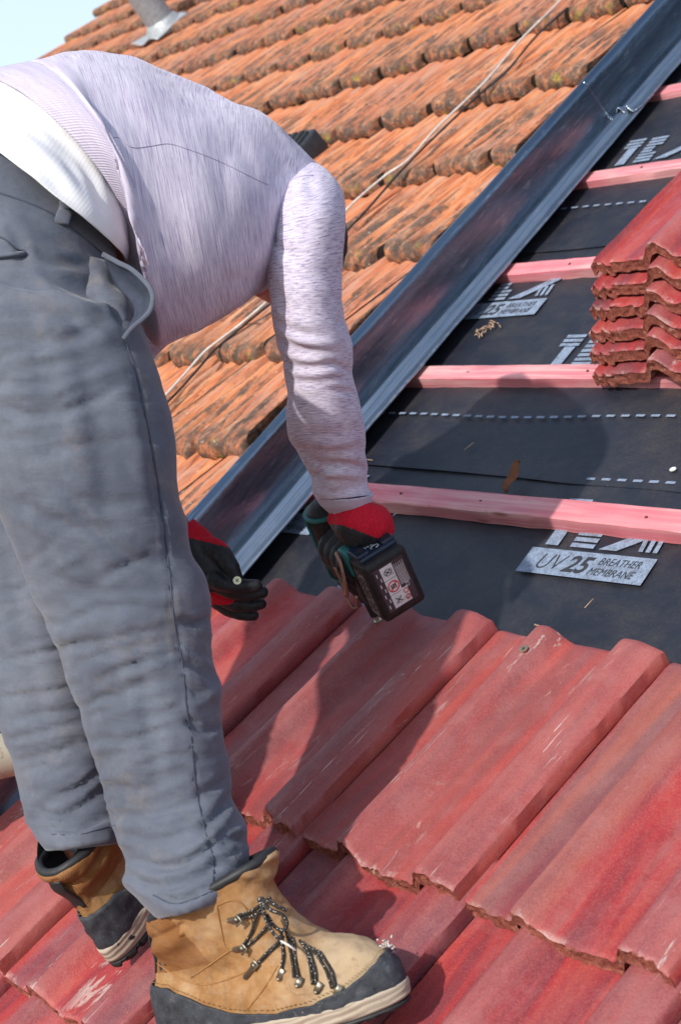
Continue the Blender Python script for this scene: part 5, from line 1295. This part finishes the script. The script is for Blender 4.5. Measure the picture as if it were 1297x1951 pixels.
mb = MB(); mb.tube([(0, 0, .012), (0, 0, .042)], [.0075, .0085], 16); mb.build('bit_holder', M_black, drill, MD, True, 40)
screw(np.array([0, 0, 0]), (0, 0, 1), None, 'screw_in_bit', drill); sc_ = bpy.data.objects['screw_in_bit']; sc_.matrix_basis = MD
mb = MB(); hp = catmull([(.0, 0, .146), (.03, 0, .146), (.06, 0, .140), (.09, 0, .132)], 6)
mb.tube(hp, np.interp(np.linspace(0, 1, len(hp)), [0, .4, 1], [.022, .019, .022]), 24, 0, True, ((0, 0, 1), 1.15)); mb.build('handle', M_dk, drill, MD, True, 60)
mb = MB(); mb.tube(hp[6:] + np.array([0, .0185, .002]), .004, 8); mb.tube(hp[6:] + np.array([0, -.0185, .002]), .004, 8); mb.build('handle_trim', M_teal, drill, MD, True, 60)
bc = np.array([.112, 0, .128])
mb = MB(); mb.box(bc + np.array([-.020, 0, .003]), (.016, .033, .043), 0, .010); mb.build('battery_shoe', M_dk, drill, MD, True, 40)
mb = MB(); mb.box(bc + np.array([-.022, 0, .030]), (.0145, .034, .0205), 0, .006); mb.build('shoe_trim', M_teal, drill, MD, True, 40)
bat = MB(); bat.box(bc + np.array([.016, 0, -.002]), (.024, .0330, .046), 0, .009); bt_ = bat.build('battery', M_dk, drill, MD, True, 40)
mb = MB(); mb.box(bc + np.array([.006, 0, .0435]), (.021, .030, .006), 0, .004); mb.box(bc + np.array([.006, 0.020, .048]), (.017, .010, .006), 0, .003); mb.box(bc + np.array([.006, -0.020, .048]), (.017, .010, .006), 0, .003)
mb.build('battery_cap', M_navy, bt_, MD, True, 40)
for s_ in (-1, 1):
    mb = MB(); mb.tube([bc + np.array([.012, s_ * .019, .050]), bc + np.array([.012, s_ * .019, .0552])], .0052, 14); mb.build('cap_recess', M_black, bt_, MD, True, 40)
# sticker on the end face
fx = bc[0] + .016 + .0242
sgn = 1.0
lb = MB()
def rect(m_, y0, z0, y1, z1, e, M_=0): m_.add([(fx + e, y0, z0), (fx + e, y1, z0), (fx + e, y1, z1), (fx + e, y0, z1)], [(0, 1, 2, 3)], M_)
rect(lb, -.0235, -.035 + bc[2], .0235, .033 + bc[2], .0002, 0)
rect(lb, -.0135, -.033 + bc[2], .0055, .031 + bc[2], .0005, 1)
rect(lb, .0055, -.033 + bc[2], .0135, -.011 + bc[2], .0005, 1)
for k in range(3): rect(lb, .0135 - .0001, -.020 + bc[2] + k * .0, .0136, -.019 + bc[2], .0006, 0)
for k in range(9): rect(lb, .0075 + k * .0016, -.006 + bc[2], .0081 + k * .0016, (.022 if k % 2 else .027) + bc[2], .0005, 1)
for k in range(7): rect(lb, -.0205 + (k % 2) * .0035, -.030 + bc[2] + k * .0085, -.0193 + (k % 2) * .0035, -.0245 + bc[2] + k * .0085, .0005, 1)
for zz in (-.013, .010): rect(lb, -.0135, zz + bc[2], .0055, zz + .0006 + bc[2], .0008, 0)
def torus(m_, cy_, cz_, R_, r_, M_):
    a = np.linspace(0, 2 * PI, 24, endpoint=False); V = []
    for q in a: V += [(fx + .0011, cy_ + (R_ - r_) * math.cos(q), cz_ + (R_ - r_) * math.sin(q)), (fx + .0011, cy_ + (R_ + r_) * math.cos(q), cz_ + (R_ + r_) * math.sin(q))]
    m_.add(V, [(2 * i, 2 * ((i + 1) % 24), 2 * ((i + 1) % 24) + 1, 2 * i + 1) for i in range(24)], M_)
def bar(m_, cy_, cz_, L_, w_, ang, M_):
    c_, s_ = math.cos(ang), math.sin(ang); m_.add([(fx + .0013, cy_ + a * c_ * L_ - b * s_ * w_, cz_ + a * s_ * L_ + b * c_ * w_) for a, b in ((-1, -1), (1, -1), (1, 1), (-1, 1))], [(0, 1, 2, 3)], M_)
torus(lb, -.004, -.0015 + bc[2], .0078, .0009, 2); bar(lb, -.004, -.0015 + bc[2], .0075, .0008, .8, 2)
for k in (-1, 0, 1): bar(lb, -.004 + k * .003, -.0015 + bc[2], .0035, .0009, 1.57, 0)
torus(lb, .0095, -.0165 + bc[2], .0033, .0006, 2); torus(lb, .0095, -.0265 + bc[2], .0033, .0006, 2); bar(lb, .0095, -.0265 + bc[2], .003, .0005, .8, 2)
bar(lb, -.004, .021 + bc[2], .0045, .0006, .6, 0); bar(lb, -.004, .021 + bc[2], .0045, .0006, 2.4, 0); torus(lb, -.004, .021 + bc[2], .0050, .0004, 0)
bar(lb, -.004, -.023 + bc[2], .006, .0006, .7, 0); bar(lb, -.004, -.023 + bc[2], .006, .0006, -.7, 0); rect(lb, -.008, -.028 + bc[2], -.0005, -.0274 + bc[2], .0010, 0)
ax_l = [np.array([0, 0, 1.0]), np.array([0, -1.0, 0]), np.array([1.0, 0, 0])]
v_, f_ = text_mesh('CE', .007); lb.add([(fx + .0006, .0165 + .0055 - q[1] - .004, -.013 + bc[2] + q[0] * 1.0) for q in v_], f_, 1)
v_, f_ = text_mesh('Li-ion', .006); lb.add([(fx + .0010, .0035 - q[1], .0145 + bc[2] + q[0] * .8) for q in v_], f_, 0)
lb.build('battery_label', [M_labd, M_lab, M_lred], bt_, MD, False)
# white print on the side, charge lights
mb = MB()
for k in range(5):
    rs = np.random.RandomState(k); z0 = -.040
    while z0 < .030:
        L_ = rs.uniform(.003, .010); y_ = -.0333 if dy @ (CW @ np.array([1, 0, 0])) > 0 else .0333
        mb.add([(bc[0] + .004 + k * .005, y_, bc[2] + z0), (bc[0] + .0055 + k * .005, y_, bc[2] + z0), (bc[0] + .0055 + k * .005, y_, bc[2] + z0 + L_), (bc[0] + .004 + k * .005, y_, bc[2] + z0 + L_)], [(0, 1, 2, 3)]); z0 += L_ + .002
        if k in (1, 3): z0 += .012
mb.build('side_print', M_lab, bt_, MD, False)
mb = MB()
for k in range(4): mb.box(bc + np.array([.004, -.009 + k * .005, .0498]), (.0025, .0016, .0003))
mb.tube([bc + np.array([.014 + .004 * math.cos(a), .002 + .006 * math.sin(a), .0498]) for a in np.linspace(0, 5.2, 14)], .0006, 6); mb.build('charge_lights', M_lab, bt_, MD, False)
# wire belt hook
mb = MB(); ys = -.041 if dy @ (CW @ np.array([1, 0, 0])) > 0 else .041
P = catmull([(bc[0] - .03, ys * .9, bc[2] + .048), (bc[0] - .012, ys * 1.05, bc[2] + .040), (bc[0] - .004, ys * 1.25, bc[2] + .012), (bc[0] - .012, ys * 1.3, bc[2] - .006), (bc[0] - .022, ys * 1.2, bc[2] + .005), (bc[0] - .030, ys * 1.15, bc[2] + .03)], 6)
mb.tube(P, .0022, 8, 0, True, ((1, 0, 0), 1.8))
P = catmull([(bc[0] - .034, ys * .95, bc[2] + .030), (bc[0] - .030, ys * 1.15, bc[2] + .008), (bc[0] - .018, ys * 1.3, bc[2] - .022), (bc[0] - .006, ys * 1.2, bc[2] - .026), (bc[0] + .002, ys * 1.1, bc[2] - .006)], 6)
mb.tube(P, .0020, 8, 0, True, ((1, 0, 0), 1.8)); mb.build('belt_hook', m_plain('rusty_wire', (.30, .17, .13), .4, .8), drill, MD)

# ---- gloves
def finger(pts, r, n=14, m=5):
    Pc = catmull(np.array(pts), m); rr = np.interp(np.linspace(0, 1, len(Pc)), np.linspace(0, 1, len(r)), r)
    q = MB(); q.tube(Pc, rr, n); q2 = MB(); q2.sphere(Pc[-1], rr[-1], 0, 14); return [(np.array(q.v), q.f), (np.array(q2.v), q2.f)]
def glove(parts, redf, label=None, vox=.0021, sm=3, seed=1):
    V, F = remesh(parts, vox, sm); N = normals(V, F)
    V = V + N * (.0009 * fbm(V * 90, seed, 3))[:, None]
    mi = [1 if redf(V[list(f)].mean(0)) else 0 for f in F]
    return mk('glove', V, F, [M_gl, M_gr], person, None, True, mi), V, F
# right glove round the drill handle, worked out in the drill's own frame
A = np.array(MD); dl = lambda p: A[:3, :3] @ np.array(p, float) + A[:3, 3]
toL = lambda P: (P - A[:3, 3]) @ A[:3, :3]
imgx = CW @ np.array([1, 0, 0.]); sy = 1.0 if dy @ imgx > 0 else -1.0     # local y sign that points right in the photo
def onring(x, ang, r): # ang 0 = right in photo side (+y), 90 = rear of drill (+z)
    return dl((x, sy * r * math.cos(math.radians(ang)), .148 - .12 * x + r * math.sin(math.radians(ang))))
ps = []
for k, (x, r0, e) in enumerate(((.030, .0100, 235), (.048, .0105, 245), (.065, .0100, 240), (.081, .0092, 225))):
    Rr = .034
    ps += finger([onring(x, a, Rr + (.006 if a in (110, 150) else 0)) for a in (60, 90, 120, 150, 185, 215, e)], [r0 * 1.1, r0 * 1.1, r0 * 1.08, r0, r0 * .98, r0 * .95, r0 * .88])
ps += finger([onring(.068, 35, .044), onring(.054, 5, .042), onring(.036, -25, .038), onring(.026, -55, .036)], [.016, .014, .012, .0105])
q = MB(); q.sphere(onring(.058, 62, .042), (.037, .017, .024), 0, 24, [dx, dy, dz]); ps.append((np.array(q.v), q.f))
q = MB(); q.sphere(onring(.064, 45, .045), (.034, .020, .022), 0, 24, [dx, dy, dz]); ps.append((np.array(q.v), q.f))
wr = [cpt(662, 968, 2.10), cpt(672, 985, 2.095), cpt(690, 1004, 2.07), onring(.070, 48, .047)]
q = MB(); q.tube(catmull(wr, 6), np.interp(np.linspace(0, 1, 19), [0, .3, .7, 1], [.033, .033, .034, .030]), 24); ps.append((np.array(q.v), q.f))
def red_r(p):
    x_, y_, _ = w2px(p); return y_ < 997 + .10 * (x_ - 612) + (.28 * max(0, x_ - 655)) - 0
g1, _, _ = glove(ps, red_r, seed=5)
# left glove pinching a screw
hd = 2.20
ps = [chain([(340, 1015, hd), (372, 1050, hd), (402, 1092, hd), (420, 1112, hd)], [.030, .034, .034, .026], 20)]
ps.append(ball(cpt(398, 1085, hd), (.028, .034, .030), [CW[:, 0], CW[:, 1], CW[:, 2]]))
F4 = [([(400, 1100, hd - .025), (425, 1112, hd - .03), (455, 1117, hd - .03), (488, 1116, hd - .028)], [.013, .0115, .0105, .0092]),
      ([(408, 1112, hd - .008), (440, 1127, hd - .01), (475, 1132, hd - .01), (500, 1128, hd - .01)], [.013, .0115, .0105, .0092]),
      ([(405, 1125, hd + .010), (435, 1146, hd + .01), (470, 1153, hd + .008), (496, 1150, hd + .008)], [.013, .0112, .0105, .0092]),
      ([(400, 1135, hd + .028), (430, 1158, hd + .028), (460, 1170, hd + .026), (483, 1172, hd + .026)], [.012, .0102, .0095, .0085]),
      ([(385, 1045, hd - .012), (415, 1050, hd - .022), (437, 1076, hd - .030), (450, 1100, hd - .032)], [.020, .016, .013, .0095])]
for p_, r_ in F4: ps += finger([cpt(*q) for q in p_], r_)
def red_l(p):
    x_, y_, d_ = w2px(p); return (y_ < 1026 + .25 * (x_ - 368)) or (1124 < y_ < 1152 and x_ < 455 - abs(y_ - 1138) * 1.2 and d_ > hd - .014) or (1140 < y_ < 1170 and x_ < 385 + (1170 - y_) * 1.2)
g2, _, _ = glove(ps, red_l, seed=9)
s_ = screw(w2r(cpt(452, 1106, hd - .040)), w2r(cpt(452, 1100, hd - .10)) - w2r(cpt(452, 1106, hd - .04)), 'small screw pinched between the fingers of the left glove', 'screw', None, .025)

# scaffold tube at the left behind the legs
P0, P1 = cpt(-260, 1500, 2.22), cpt(130, 1412, 2.32)
mb = MB(); mb.tube(np.linspace(P0, P1, 12), .033, 24)
def m_rust():
    g = G('painted_scaffold'); c = g.co('Object'); n1 = g.noise(c, 18, 6, .75)
    col = g.mix(g.ramp(n1, (.5, 0.0), (.62, 1.0)), (.42, .38, .30), (.22, .09, .05)); return g.fin(col, .7, .2, g.bump(n1, .5, .002))
tag(mb.build('scaffold_tube', m_rust(), None, None, True, 40), 'pale rust stained metal tube at the left edge behind the far leg', 'scaffold tube')
